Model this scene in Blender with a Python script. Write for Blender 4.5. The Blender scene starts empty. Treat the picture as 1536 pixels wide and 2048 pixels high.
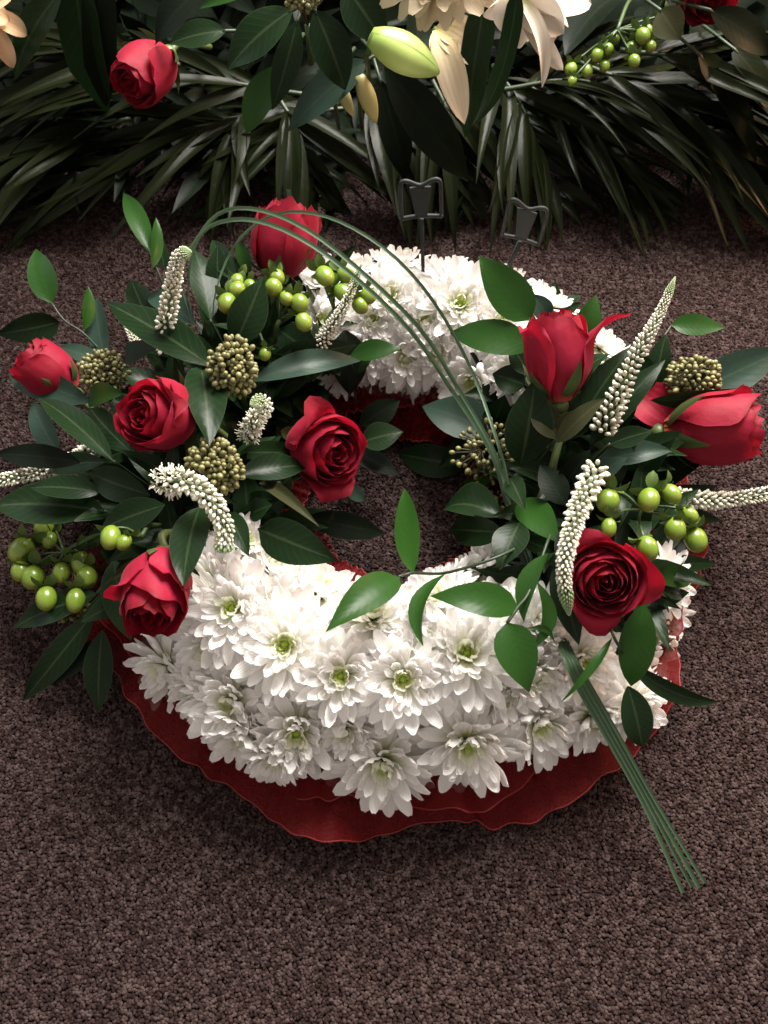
import bpy, math, random
import numpy as np
from mathutils import Vector, Matrix
R = random.Random(7)
NR = np.random.RandomState(5)
SC = bpy.context.scene
COL = SC.collection
rad = math.radians

# ------------------------------------------------------------------ camera
PITCH, DIST, FPX = rad(62), 0.66, 1024 / math.tan(rad(30))
FW = Vector((0, math.cos(PITCH), -math.sin(PITCH)))
UP = Vector((0, math.sin(PITCH), math.cos(PITCH)))
RT = Vector((1, 0, 0))
CAM = -FW * DIST
cd = bpy.data.cameras.new('camera')
co = bpy.data.objects.new('camera', cd)
COL.objects.link(co)
co.location = CAM
co.rotation_euler = (math.pi / 2 - PITCH, 0, 0)
cd.sensor_fit = 'VERTICAL'
cd.sensor_height = 24
cd.lens = 12 / math.tan(rad(30))
cd.clip_start = 0.01
cd.clip_end = 50
cd.dof.use_dof = True
cd.dof.focus_distance = 0.57
cd.dof.aperture_fstop = 7.0
SC.camera = co

# ------------------------------------------------------------------ light
w = bpy.data.worlds.new("World")
SC.world = w
w.use_nodes = True
w.node_tree.nodes['Background'].inputs[0].default_value = (0.90, 0.80, 0.73, 1)
w.node_tree.nodes['Background'].inputs[1].default_value = 0.80
SC.view_settings.view_transform = 'Standard'
SC.view_settings.look = 'None'
SC.view_settings.exposure = 0
SC.cycles.max_bounces = 8
SC.cycles.transparent_max_bounces = 16


def area(name, loc, target, size, power, col, spread=180):
    l = bpy.data.lights.new(name, 'AREA')
    l.shape = 'DISK'
    l.size = size
    l.energy = power
    l.color = col
    l.spread = rad(spread)
    o = bpy.data.objects.new(name, l)
    o.location = loc
    o.rotation_euler = (Vector(target) - Vector(loc)).to_track_quat('-Z', 'Y').to_euler()
    COL.objects.link(o)


area('window_light', (0.36, 0.90, 1.14), (0.04, 0.04, 0), 0.85, 55.0, (1.0, 0.955, 0.90), 130)
area('side_window', (-1.4, 0.75, 0.8), (0, 0.1, 0), 0.8, 3.0, (0.75, 0.88, 1.0))
area('table_lamp', (1.05, 0.50, 0.48), (0.15, 0.15, 0.02), 0.25, 9.0, (1.0, 0.52, 0.26))


# ------------------------------------------------------------------ picture <-> place
def ray(px, py):
    return (FW + RT * ((px - 768) / FPX) + UP * ((1024 - py) / FPX))


def Z(px, py, z):                                   # point on the horizontal plane at height z
    d = ray(px, py)
    return CAM + d * ((z - CAM.z) / d.z)


def Y(px, py, y):                                   # point on the upright plane at depth y
    d = ray(px, py)
    return CAM + d * ((y - CAM.y) / d.y)


def dep(p):
    return (Vector(p) - CAM).dot(FW)


def m_of(px, p):                                    # length in metres of px photo pixels at p
    return px * dep(p) / FPX


def ci(x, y, z):                                    # direction: right, up the picture, towards the viewer
    return (RT * x + UP * y - FW * z).normalized()


RX, RY, RR, RA, RB, RZ = 0.008, 0.0, 0.138, 0.054, 0.080, 0.012   # wreath ring: centre, radius, half width, height


def ring_f(p, h):
    rho = math.hypot(p.x - RX, p.y - RY)
    return ((rho - RR) / (RA + h)) ** 2 + ((p.z - RZ) / (RB + h)) ** 2 - 1


def ring_n(p):
    rho = math.hypot(p.x - RX, p.y - RY)
    k = (rho - RR) / RA ** 2
    return Vector((k * (p.x - RX) / rho, k * (p.y - RY) / rho, max(0, (p.z - RZ)) / RB ** 2)).normalized()


def S(px, py, h=0.0, zf=None):                      # first point of the ring's (padded) surface on that line of sight
    d = ray(px, py)
    t, best, bt = 0.35, 1e9, 0
    while t < 0.95:
        p = CAM + d * t
        if p.z < 0:
            break
        f = ring_f(p, h)
        if f < 0:
            a, b = t - 0.004, t
            for _ in range(12):
                c = (a + b) / 2
                if ring_f(CAM + d * c, h) < 0:
                    b = c
                else:
                    a = c
            return CAM + d * b
        if f < best:
            best, bt = f, t
        t += 0.004
    if zf is None and best < 0.25:
        return CAM + d * bt
    return Z(px, py, 0.05 if zf is None else zf)


# ------------------------------------------------------------------ materials
def mat(name, build):
    m = bpy.data.materials.new(name)
    m.use_nodes = True
    nt = m.node_tree
    b = nt.nodes['Principled BSDF']
    build(nt, b)
    return m


def N(nt, t, **k):
    n = nt.nodes.new(t)
    for a, v in k.items():
        if a == 'i':
            for q, x in v.items():
                n.inputs[q].default_value = x
        else:
            setattr(n, a, v)
    return n


def ramp(nt, fac, stops):
    r = nt.nodes.new('ShaderNodeValToRGB')
    e = r.color_ramp.elements
    while len(e) < len(stops):
        e.new(0.5)
    for k, (p, c) in enumerate(stops):
        e[k].position = p
        e[k].color = (*c, 1)
    nt.links.new(fac, r.inputs[0])
    return r.outputs[0]


def mixc(nt, a, b, fac, mode='MIX'):
    n = nt.nodes.new('ShaderNodeMix')
    n.data_type = 'RGBA'
    n.blend_type = mode
    for s, v in ((n.inputs[6], a), (n.inputs[7], b), (n.inputs[0], fac)):
        if hasattr(v, 'links') or isinstance(v, bpy.types.NodeSocket):
            nt.links.new(v, s)
        else:
            s.default_value = v if isinstance(v, (int, float)) else (*v, 1)
    return n.outputs[2]


def attr(nt, name):
    return N(nt, 'ShaderNodeAttribute', attribute_name=name).outputs['Fac']


def math_n(nt, op, a, b=0.0):
    n = N(nt, 'ShaderNodeMath', operation=op)
    for s, v in ((n.inputs[0], a), (n.inputs[1], b)):
        if isinstance(v, bpy.types.NodeSocket):
            nt.links.new(v, s)
        else:
            s.default_value = v
    return n.outputs[0]


def bump(nt, b, height, strength, dist):
    n = N(nt, 'ShaderNodeBump', i={'Strength': strength, 'Distance': dist})
    nt.links.new(height, n.inputs['Height'])
    nt.links.new(n.outputs[0], b.inputs['Normal'])


def noise(nt, scale, detail=3, coord='Object', vec=None):
    n = N(nt, 'ShaderNodeTexNoise', i={'Scale': scale, 'Detail': detail})
    if vec is None:
        tc = N(nt, 'ShaderNodeTexCoord')
        vec = tc.outputs[coord]
    nt.links.new(vec, n.inputs['Vector'])
    return n.outputs['Fac']


def rnd(nt):
    return N(nt, 'ShaderNodeObjectInfo').outputs['Random']


def translucent(nt, b, colour, fac):
    out = nt.nodes['Material Output']
    t = N(nt, 'ShaderNodeBsdfTranslucent')
    if isinstance(colour, bpy.types.NodeSocket):
        nt.links.new(colour, t.inputs[0])
    else:
        t.inputs[0].default_value = (*colour, 1)
    mx = N(nt, 'ShaderNodeMixShader', i={0: fac})
    nt.links.new(b.outputs[0], mx.inputs[1])
    nt.links.new(t.outputs[0], mx.inputs[2])
    nt.links.new(mx.outputs[0], out.inputs[0])


def petal_mat(name, base, mid, tip, trans=0.28, vb=0.35):
    def f(nt, b):
        c = ramp(nt, attr(nt, 'along'), [(0.0, base), (0.22, mid), (0.5, tip)])
        v = math_n(nt, 'MULTIPLY_ADD', rnd(nt), 0.14)
        nt.nodes[-1].inputs[2].default_value = 0.88
        g = N(nt, 'ShaderNodeHueSaturation', i={'Saturation': 1.0})
        nt.links.new(v, g.inputs['Value'])
        nt.links.new(c, g.inputs['Color'])
        nt.links.new(g.outputs[0], b.inputs['Base Color'])
        b.inputs['Roughness'].default_value = 0.55
        b.inputs['Specular IOR Level'].default_value = 0.3
        st = math_n(nt, 'SINE', math_n(nt, 'MULTIPLY', attr(nt, 'across'), 17.0))
        bump(nt, b, st, vb, 0.0003)
        translucent(nt, b, g.outputs[0], trans)
    return mat(name, f)


M_WHITE = petal_mat('white_petal', (0.50, 0.58, 0.14), (0.86, 0.86, 0.70), (0.93, 0.91, 0.885), 0.48)
M_INNER = petal_mat('inner_petal', (0.36, 0.46, 0.06), (0.62, 0.68, 0.26), (0.88, 0.88, 0.74), 0.36)
M_CREAM = petal_mat('cream_petal', (0.55, 0.5, 0.16), (0.56, 0.46, 0.26), (0.58, 0.48, 0.33), .2, .12)
M_EYE = mat('flower_eye', lambda nt, b: (
    nt.links.new(ramp(nt, attr(nt, 'along'), [(0.0, (0.22, 0.32, 0.03)), (0.4, (0.46, 0.56, 0.10)), (1.0, (0.74, 0.78, 0.40))]), b.inputs['Base Color']),
    setattr(b.inputs['Roughness'], 'default_value', 0.6)))


def rose_f(nt, b):
    nz = noise(nt, 60, 4)
    c = ramp(nt, nz, [(0.3, (0.205, 0.0042, 0.0170)), (0.7, (0.305, 0.0105, 0.0375))])
    c2 = mixc(nt, c, (0.15, 0.002, 0.005), math_n(nt, 'MULTIPLY', rnd(nt), 0.45))
    c3 = mixc(nt, c2, (0.45, 0.16, 0.05), ramp(nt, attr(nt, 'along'), [(0.0, (0.5, 0.5, 0.5)), (0.10, (0, 0, 0))]))
    c3 = mixc(nt, c3, (0.10, 0.001, 0.005), ramp(nt, attr(nt, 'along'), [(0.86, (0, 0, 0)), (1.0, (.6,) * 3)]))
    nt.links.new(c3, b.inputs['Base Color'])
    b.inputs['Roughness'].default_value = 0.62
    b.inputs['Specular IOR Level'].default_value = 0.18
    b.inputs['Sheen Weight'].default_value = 0.10
    b.inputs['Sheen Roughness'].default_value = 0.4
    b.inputs['Sheen Tint'].default_value = (1, 0.35, 0.45, 1)
    st = math_n(nt, 'SINE', math_n(nt, 'MULTIPLY', attr(nt, 'across'), 24.0))
    h = math_n(nt, 'ADD', math_n(nt, 'MULTIPLY', st, 0.12), math_n(nt, 'MULTIPLY', noise(nt, 140, 3), 1.6))
    bump(nt, b, h, 0.35, 0.0007)
    translucent(nt, b, (0.42, 0.006, 0.022), 0.24)


M_ROSE = mat('red_rose_petal', rose_f)


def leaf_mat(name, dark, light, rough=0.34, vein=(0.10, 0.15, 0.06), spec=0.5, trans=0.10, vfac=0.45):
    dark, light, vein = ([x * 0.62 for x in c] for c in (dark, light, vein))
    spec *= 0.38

    def f(nt, b):
        c = mixc(nt, dark, light, noise(nt, 38, 4))
        c = mixc(nt, c, light, math_n(nt, 'MULTIPLY', rnd(nt), 1.0))
        mid = ramp(nt, math_n(nt, 'ABSOLUTE', attr(nt, 'across')), [(0.0, (vfac,) * 3), (0.05, (vfac * 0.7,) * 3), (0.10, (0, 0, 0))])
        c = mixc(nt, c, vein, mid)
        edge = ramp(nt, math_n(nt, 'ABSOLUTE', attr(nt, 'across')), [(0.94, (0, 0, 0)), (1.0, (0.4,) * 3)])
        c = mixc(nt, c, vein, edge)
        sv = math_n(nt, 'SINE', math_n(nt, 'SUBTRACT', math_n(nt, 'MULTIPLY', attr(nt, 'along'), 62.0), math_n(nt, 'MULTIPLY', math_n(nt, 'ABSOLUTE', attr(nt, 'across')), 14.0)))
        c = mixc(nt, c, vein, ramp(nt, sv, [(0.86, (0, 0, 0)), (1.0, (.16,) * 3)]))
        brown = ramp(nt, noise(nt, 90, 2), [(0.70, (0, 0, 0)), (0.80, (0.35,) * 3)])
        c = mixc(nt, c, (0.05, 0.035, 0.012), brown)
        nt.links.new(c, b.inputs['Base Color'])
        b.inputs['Specular IOR Level'].default_value = spec
        rr = math_n(nt, 'ADD', math_n(nt, 'MULTIPLY', noise(nt, 55, 3), 0.22), rough - 0.11)
        nt.links.new(rr, b.inputs['Roughness'])
        a = math_n(nt, 'ABSOLUTE', attr(nt, 'across'))
        ph = math_n(nt, 'SUBTRACT', math_n(nt, 'MULTIPLY', attr(nt, 'along'), 62.0), math_n(nt, 'MULTIPLY', a, 14.0))
        st = math_n(nt, 'SINE', ph)
        h = math_n(nt, 'ADD', math_n(nt, 'MULTIPLY', st, 0.08), math_n(nt, 'MULTIPLY', noise(nt, 120, 3), 1.2))
        bump(nt, b, h, 0.22, 0.0006)
        translucent(nt, b, light, trans)
    return mat(name, f)


M_DARK = leaf_mat('glossy_dark_leaf', (0.0048, 0.0142, 0.0050), (0.0110, 0.0285, 0.0088), 0.33, vein=(0.06, 0.085, 0.04), vfac=0.6, spec=0.26)
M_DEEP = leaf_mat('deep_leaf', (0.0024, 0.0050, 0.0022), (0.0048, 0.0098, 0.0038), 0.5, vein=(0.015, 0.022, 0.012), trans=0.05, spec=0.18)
M_RUSC = leaf_mat('fresh_green_leaf', (0.010, 0.042, 0.006), (0.024, 0.078, 0.011), 0.34, vein=(0.035, 0.085, 0.02), vfac=0.22, trans=0.16, spec=0.32)
M_BLUE = leaf_mat('grey_green_leaf', (0.013, 0.034, 0.022), (0.027, 0.056, 0.038), 0.40, vein=(0.06, 0.09, 0.06), spec=0.4)
M_OLIVE = leaf_mat('olive_leaf_underside', (0.026, 0.030, 0.010), (0.045, 0.046, 0.018), 0.55, vein=(0.09, 0.09, 0.045), spec=0.25)
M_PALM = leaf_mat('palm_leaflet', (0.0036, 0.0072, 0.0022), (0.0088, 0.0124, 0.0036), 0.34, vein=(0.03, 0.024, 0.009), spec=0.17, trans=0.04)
M_GRASS = leaf_mat('grass_blade', (0.055, 0.105, 0.055), (0.095, 0.165, 0.088), 0.42, vein=(0.03, 0.06, 0.03), vfac=0.6, spec=0.5, trans=0.25)
M_LILY = petal_mat('lily_petal', (0.5, 0.52, 0.2), (0.44, 0.37, 0.27), (0.50, 0.43, 0.35), 0.2, 0.08)
M_PEACH = petal_mat('peach_petal', (0.5, 0.32, 0.12), (0.5, 0.32, 0.17), (0.52, 0.34, 0.2), 0.2, 0.08)


def simple(name, col, rough, col2=None, scale=80, spec=0.4, bmp=0.0):
    col = [x * 0.65 for x in col]
    col2 = [x * 0.65 for x in col2] if col2 else None

    def f(nt, b):
        if col2:
            nt.links.new(mixc(nt, col, col2, noise(nt, scale, 4)), b.inputs['Base Color'])
        else:
            b.inputs['Base Color'].default_value = (*col, 1)
        b.inputs['Roughness'].default_value = rough
        b.inputs['Specular IOR Level'].default_value = spec
        if bmp:
            bump(nt, b, noise(nt, scale * 3, 3), bmp, 0.0008)
    return mat(name, f)


M_STEM = simple('green_stem', (0.035, 0.075, 0.018), 0.45, (0.07, 0.11, 0.03), 60)
M_STEMD = simple('dark_stem', (0.015, 0.035, 0.012), 0.5, (0.03, 0.05, 0.018), 60)
M_RSTEM = simple('rose_stem', (0.07, 0.11, 0.025), 0.45, (0.13, 0.17, 0.05), 60)
M_SEPAL = leaf_mat('rose_sepal', (0.035, 0.065, 0.018), (0.07, 0.10, 0.03), 0.5, vein=(0.1, 0.13, 0.05))
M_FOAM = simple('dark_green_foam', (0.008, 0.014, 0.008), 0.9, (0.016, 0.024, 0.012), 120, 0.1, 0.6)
M_PICK = simple('grey_plastic', (0.028, 0.032, 0.031), 0.6, (0.036, 0.040, 0.038), 40, 0.2)


def berry_f(nt, b):
    c = mixc(nt, (0.072, 0.150, 0.010), (0.135, 0.215, 0.021), rnd(nt))
    c = mixc(nt, c, (0.21, 0.14, 0.024), ramp(nt, attr(nt, 'along'), [(0.72, (0, 0, 0)), (1.0, (0.6,) * 3)]))
    c = mixc(nt, c, (0.14, 0.19, 0.018), noise(nt, 130, 3))
    nt.links.new(c, b.inputs['Base Color'])
    b.inputs['Roughness'].default_value = 0.30
    b.inputs['Subsurface Weight'].default_value = 0.15
    b.inputs['Subsurface Radius'].default_value = (0.003, 0.004, 0.001)
    bump(nt, b, noise(nt, 300, 2), 0.15, 0.0004)


M_BERRY = mat('green_berry', berry_f)
M_CALYX = leaf_mat('berry_calyx', (0.055, 0.10, 0.018), (0.10, 0.16, 0.035), 0.45, vein=(0.13, 0.18, 0.06))


def bud_f(c0, c1):
    def f(nt, b):
        nt.links.new(ramp(nt, attr(nt, 'along'), [(0.0, c0), (0.75, c1)]), b.inputs['Base Color'])
        v = rnd(nt)
        b.inputs['Roughness'].default_value = 0.5
        b.inputs['Specular IOR Level'].default_value = 0.3
    return f


M_VBUD = mat('white_spike_bud', bud_f((0.20, 0.23, 0.10), (0.60, 0.58, 0.49)))
M_VTIP = mat('green_spike_bud', bud_f((0.06, 0.12, 0.03), (0.28, 0.36, 0.19)))
M_VSTEM = simple('spike_stem', (0.07, 0.12, 0.035), 0.55, (0.12, 0.18, 0.06), 120)


def skim_f(nt, b):
    c = mixc(nt, (0.07, 0.065, 0.018), (0.19, 0.18, 0.065), rnd(nt))
    nt.links.new(c, b.inputs['Base Color'])
    b.inputs['Roughness'].default_value = 0.5


M_SKIM = mat('olive_flower_bud', skim_f)
M_SKST = simple('olive_stalk', (0.035, 0.034, 0.010), 0.6, (0.06, 0.055, 0.016), 90)


def ribbon_f(nt, b):
    c = mixc(nt, (0.085, 0.0014, 0.0020), (0.130, 0.0028, 0.0034), noise(nt, 24, 4))
    nt.links.new(c, b.inputs['Base Color'])
    b.inputs['Roughness'].default_value = 0.5
    b.inputs['Sheen Weight'].default_value = 0.05
    b.inputs['Sheen Tint'].default_value = (1, 0.35, 0.3, 1)
    tc = N(nt, 'ShaderNodeTexCoord')
    wv = N(nt, 'ShaderNodeTexWave', wave_type='BANDS', bands_direction='DIAGONAL', i={'Scale': 420, 'Distortion': 1.5})
    nt.links.new(tc.outputs['Object'], wv.inputs['Vector'])
    h = math_n(nt, 'ADD', math_n(nt, 'MULTIPLY', wv.outputs['Fac'], .5), math_n(nt, 'MULTIPLY', noise(nt, 75, 4), 7.0))
    bump(nt, b, h, 0.6, 0.0007)
    b.inputs['Specular IOR Level'].default_value = 0.12
    out = nt.nodes['Material Output']
    tr = N(nt, 'ShaderNodeBsdfTransparent')
    tl = N(nt, 'ShaderNodeBsdfTranslucent', i={0: (0.20, 0.006, 0.007, 1)})
    m1 = N(nt, 'ShaderNodeMixShader', i={0: 0.25})
    nt.links.new(b.outputs[0], m1.inputs[1])
    nt.links.new(tl.outputs[0], m1.inputs[2])
    mx = N(nt, 'ShaderNodeMixShader')
    nt.links.new(math_n(nt, 'MULTIPLY_ADD', noise(nt, 260, 3), 0.36), mx.inputs[0])
    nt.nodes[-1]
    for n in nt.nodes:
        if n.type == 'MATH' and n.operation == 'MULTIPLY_ADD':
            n.inputs[2].default_value = 0.02
    nt.links.new(m1.outputs[0], mx.inputs[1])
    nt.links.new(tr.outputs[0], mx.inputs[2])
    nt.links.new(mx.outputs[0], out.inputs[0])


M_RIB = mat('red_organza', ribbon_f)
M_HEM = simple('red_hem_thread', (0.19, 0.010, 0.010), 0.55, (0.27, 0.02, 0.018), 200, 0.3, 0.4)


def carpet_f(nt, b):
    r = rnd(nt)
    geo = N(nt, 'ShaderNodeNewGeometry')
    spk = noise(nt, 290, 2, vec=geo.outputs['Position'])
    big = noise(nt, 11, 3, vec=geo.outputs['Position'])
    f = math_n(nt, 'ADD', math_n(nt, 'MULTIPLY', r, 0.26), math_n(nt, 'SUBTRACT', math_n(nt, 'MULTIPLY', spk, 2.1), 0.66))
    c = ramp(nt, f, [(0.20, (0.0125, 0.0074, 0.0069)), (0.45, (0.0250, 0.0156, 0.0146)), (0.64, (0.0460, 0.0305, 0.0288)), (0.95, (0.076, 0.0535, 0.0505))])
    c = mixc(nt, c, (0.034, 0.0215, 0.0198), math_n(nt, 'MULTIPLY', big, 0.4))
    nt.links.new(c, b.inputs['Base Color'])
    b.inputs['Roughness'].default_value = 1.0
    b.inputs['Specular IOR Level'].default_value = 0.03
    bump(nt, b, noise(nt, 1800, 2, vec=geo.outputs['Position']), 0.6, 0.0006)


M_TUFT = mat('carpet_tuft', carpet_f)
M_CARP = simple('carpet_backing', (0.012, 0.008, 0.0075), 0.95, (0.022, 0.015, 0.014), 150, 0.05, 0.5)


# ------------------------------------------------------------------ objects
def thing(name, label, cat, loc=(0, 0, 0), group=None, M=None):
    o = bpy.data.objects.new(name, None)
    o.empty_display_size = 0.01
    COL.objects.link(o)
    if M is not None:
        o.matrix_world = M
    else:
        o.location = loc
    o['label'] = label
    o['category'] = cat
    if group:
        o['group'] = group
    return o


def mesh(name, vs, fs, m, smooth=True, attrs=None):
    me = bpy.data.meshes.new(name)
    me.from_pydata([tuple(v) for v in vs], [], fs)
    me.materials.append(m)
    if smooth:
        me.polygons.foreach_set('use_smooth', [True] * len(me.polygons))
    for k, v in (attrs or {}).items():
        a = me.attributes.new(k, 'FLOAT', 'POINT')
        a.data.foreach_set('value', list(map(float, v)))
    me.update()
    return me


def obj(name, me, parent=None, M=None, kind=None, label=None):
    o = bpy.data.objects.new(name, me)
    COL.objects.link(o)
    if parent is not None:
        o.parent = parent
    if M is not None:
        o.matrix_basis = M
    if kind:
        o['kind'] = kind
    if label:
        o['label'] = label
    return o


def inv_loc(parent):
    return -Vector(parent.location)


def shift(vs, off):
    return [Vector(v) + off for v in vs]


class MB:                                            # collects pieces into one mesh
    def __init__(s):
        s.v, s.f, s.al, s.ac = [], [], [], []

    def add(s, part):
        vs, fs, al, ac = part
        n = len(s.v)
        s.v += list(vs)
        s.f += [tuple(i + n for i in f) for f in fs]
        s.al += list(al)
        s.ac += list(ac)

    def mesh(s, name, m, off=Vector((0, 0, 0))):
        return mesh(name, [Vector(v) + off for v in s.v], s.f, m, True, {'along': s.al, 'across': s.ac})


def grid_faces(nu, nv):
    return [(i * nv + j, i * nv + j + 1, (i + 1) * nv + j + 1, (i + 1) * nv + j) for i in range(nu - 1) for j in range(nv - 1)]


def frame_of(axis, up):
    a = axis.normalized()
    s = a.cross(up)
    if s.length < 1e-5:
        s = a.cross(Vector((0.3, 0.5, 0.8)))
    s.normalize()
    return a, s, s.cross(a).normalized()


def leaf_geo(base, tip, width, up=None, bend=0.08, fold=0.18, roll=0.0, shape='leaf', droop=0.0, twist=0.0, wav=0.03, nu=11, nv=5, side_bend=0.0):
    base, tip = Vector(base), Vector(tip)
    ax = tip - base
    L = ax.length
    if up is None:
        up = ((CAM - base).normalized() * 0.75 + Vector((0, 0, 1)) * 0.45)
    a, s, n = frame_of(ax, up)
    rm = Matrix.Rotation(roll, 3, a)
    s, n = rm @ s, rm @ n
    ph = R.uniform(0, 6)
    vs, al, ac = [], [], []
    for i in range(nu):
        t = i / (nu - 1)
        if shape == 'leaf':
            wv = (max(t, 0) ** 0.78 * (1 - t) ** 1.0) / 0.300
        elif shape == 'ovate':
            wv = (max(t, 0) ** 0.62 * (1 - t) ** 1.05) / 0.325
        elif shape == 'strap':
            wv = min(1, t * 7 + 0.35) * min(1, (1 - t) * 2.6) ** 0.8
        elif shape == 'palm':
            wv = min(1, t * 5 + 0.3) * min(1, (1 - t) * 1.7) ** 0.9
        elif shape == 'lily':
            wv = (max(t, 0.02) ** 0.6 * (1 - t) ** 0.7) / 0.40
        elif shape == 'blade':
            wv = min(1, (1 - t) * 6 + 0.15) * (0.8 + 0.2 * t)
        else:
            wv = math.sin(math.pi * min(1, max(0, t))) ** 0.7
        wv = max(min(wv, 1.15), 0.02 if i not in (0,) else 0.05)
        hw = width / 2 * wv
        c = base + ax * t + n * (bend * L * 4 * t * (1 - t)) - n * (droop * L * t * t) + s * (side_bend * L * 4 * t * (1 - t))
        tw = twist * (t - 0.3)
        rs = Matrix.Rotation(tw, 3, a)
        ss, nn = rs @ s, rs @ n
        for j in range(nv):
            q = -1 + 2 * j / (nv - 1)
            lift = fold * hw * (abs(q) ** 1.3) + wav * width * math.sin(ph + 7 * t + (2.2 if q > 0 else 0)) * abs(q) ** 2
            vs.append(c + ss * (q * hw) + nn * lift)
            al.append(t)
            ac.append(q)
    return vs, grid_faces(nu, nv), al, ac


def tube_geo(pts, rs, k=6, cap=True):
    pts = [Vector(p) for p in pts]
    if not isinstance(rs, (list, tuple)):
        rs = [rs] * len(pts)
    vs, al, ac = [], [], []
    prev = None
    for i, p in enumerate(pts):
        d = (pts[min(i + 1, len(pts) - 1)] - pts[max(i - 1, 0)]).normalized()
        if prev is None:
            u = d.orthogonal().normalized()
        else:
            u = (prev - d * prev.dot(d)).normalized()
        prev = u
        v = d.cross(u)
        for j in range(k):
            a = 2 * math.pi * j / k
            vs.append(p + (u * math.cos(a) + v * math.sin(a)) * rs[i])
            al.append(i / (len(pts) - 1))
            ac.append(0.5)
    fs = [(i * k + j, i * k + (j + 1) % k, (i + 1) * k + (j + 1) % k, (i + 1) * k + j) for i in range(len(pts) - 1) for j in range(k)]
    if cap:
        fs.append(tuple(range(k))[::-1])
        fs.append(tuple(range((len(pts) - 1) * k, len(pts) * k)))
    return vs, fs, al, ac


def spline(pts, n=24):                              # Catmull-Rom through points
    P = [Vector(p) for p in pts]
    P = [2 * P[0] - P[1]] + P + [2 * P[-1] - P[-2]]
    out = []
    m = len(P) - 3
    for q in range(n):
        x = q / (n - 1) * m
        i = min(int(x), m - 1)
        t = x - i
        a, b, c, d = P[i:i + 4]
        out.append(0.5 * ((2 * b) + (c - a) * t + (2 * a - 5 * b + 4 * c - d) * t * t + (3 * b - a - 3 * c + d) * t ** 3))
    return out


def ball_geo(r, stretch=1.0, nu=6, nv=5):            # small bud along +Z, base at the origin
    vs, al, ac = [Vector((0, 0, 0))], [0.0], [0.0]
    for i in range(1, nv):
        a = math.pi * i / nv
        for j in range(nu):
            b = 2 * math.pi * j / nu
            vs.append(Vector((r * math.sin(a) * math.cos(b), r * math.sin(a) * math.sin(b), r * stretch * (1 - math.cos(a)))))
            al.append((1 - math.cos(a)) / 2)
            ac.append(0.5)
    vs.append(Vector((0, 0, 2 * r * stretch)))
    al.append(1.0)
    ac.append(0.5)
    fs = [(0, 1 + (j + 1) % nu, 1 + j) for j in range(nu)]
    for i in range(nv - 2):
        for j in range(nu):
            fs.append((1 + i * nu + j, 1 + i * nu + (j + 1) % nu, 1 + (i + 1) * nu + (j + 1) % nu, 1 + (i + 1) * nu + j))
    b0 = 1 + (nv - 2) * nu
    fs += [(b0 + j, b0 + (j + 1) % nu, len(vs) - 1) for j in range(nu)]
    return vs, fs, al, ac


def z_to(d, loc, spin=0.0, sc=1.0):
    q = Vector(d).to_track_quat('Z', 'Y').to_matrix().to_4x4()
    return Matrix.Translation(loc) @ q @ Matrix.Rotation(spin, 4, 'Z') @ Matrix.Scale(sc, 4)


def put(geo, M):
    return [M @ v for v in geo[0]], geo[1], geo[2], geo[3]


def geo_mesh(name, geo, m, off=Vector((0, 0, 0))):
    return mesh(name, [Vector(v) + off for v in geo[0]], geo[1], m, True, {'along': geo[2], 'across': geo[3]})


# ================================================================== THE SETTING: carpet
g = 3.0
me = mesh('carpet', [(-g, -g, 0), (g, -g, 0), (g, g, 0), (-g, g, 0)], [(0, 1, 2, 3)], M_CARP, False)
carpet = obj('carpet', me, kind='structure')

sp = 0.0018
xs = np.arange(-0.56, 0.58, sp)
ys = np.arange(-0.40, 0.62, sp * 0.87)
gx, gy = np.meshgrid(xs, ys)
gx = gx + (np.arange(len(ys)) % 2)[:, None] * sp / 2
pts = np.stack([gx.ravel(), gy.ravel(), np.full(gx.size, 0.0010)], -1)
pts[:, :2] += NR.uniform(-0.0009, 0.0009, (len(pts), 2))
pts[:, 2] += NR.uniform(-0.0004, 0.0005, len(pts))
me = bpy.data.meshes.new('carpet_pile')
me.vertices.add(len(pts))
me.vertices.foreach_set('co', pts.ravel().astype(np.float32))
me.materials.append(M_TUFT)
me.update()
pile = obj('carpet_pile', me, kind='stuff')
ng = bpy.data.node_groups.new('carpet_pile', 'GeometryNodeTree')
ng.interface.new_socket('Geometry', in_out='INPUT', socket_type='NodeSocketGeometry')
ng.interface.new_socket('Geometry', in_out='OUTPUT', socket_type='NodeSocketGeometry')
gi, go = ng.nodes.new('NodeGroupInput'), ng.nodes.new('NodeGroupOutput')
ico = ng.nodes.new('GeometryNodeMeshIcoSphere')
ico.inputs['Radius'].default_value = 0.00140
ico.inputs['Subdivisions'].default_value = 2
ssm = ng.nodes.new('GeometryNodeSetShadeSmooth')
smt = ng.nodes.new('GeometryNodeSetMaterial')
smt.inputs['Material'].default_value = M_TUFT
iop = ng.nodes.new('GeometryNodeInstanceOnPoints')
rr_ = ng.nodes.new('FunctionNodeRandomValue')
rr_.data_type = 'FLOAT_VECTOR'
rr_.inputs[0].default_value = (0, 0, 0)
rr_.inputs[1].default_value = (6.28, 6.28, 6.28)
rs_ = ng.nodes.new('FunctionNodeRandomValue')
rs_.data_type = 'FLOAT_VECTOR'
rs_.inputs[0].default_value = (0.7, 0.7, 0.7)
rs_.inputs[1].default_value = (1.3, 1.15, 1.1)
L = ng.links.new
L(gi.outputs[0], iop.inputs['Points'])
L(ico.outputs['Mesh'], ssm.inputs[0])
L(ssm.outputs[0], smt.inputs['Geometry'])
L(smt.outputs[0], iop.inputs['Instance'])
L(rr_.outputs[0], iop.inputs['Rotation'])
L(rs_.outputs[0], iop.inputs['Scale'])
L(iop.outputs[0], go.inputs[0])
pile.modifiers.new('pile', 'NODES').node_group = ng

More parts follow.
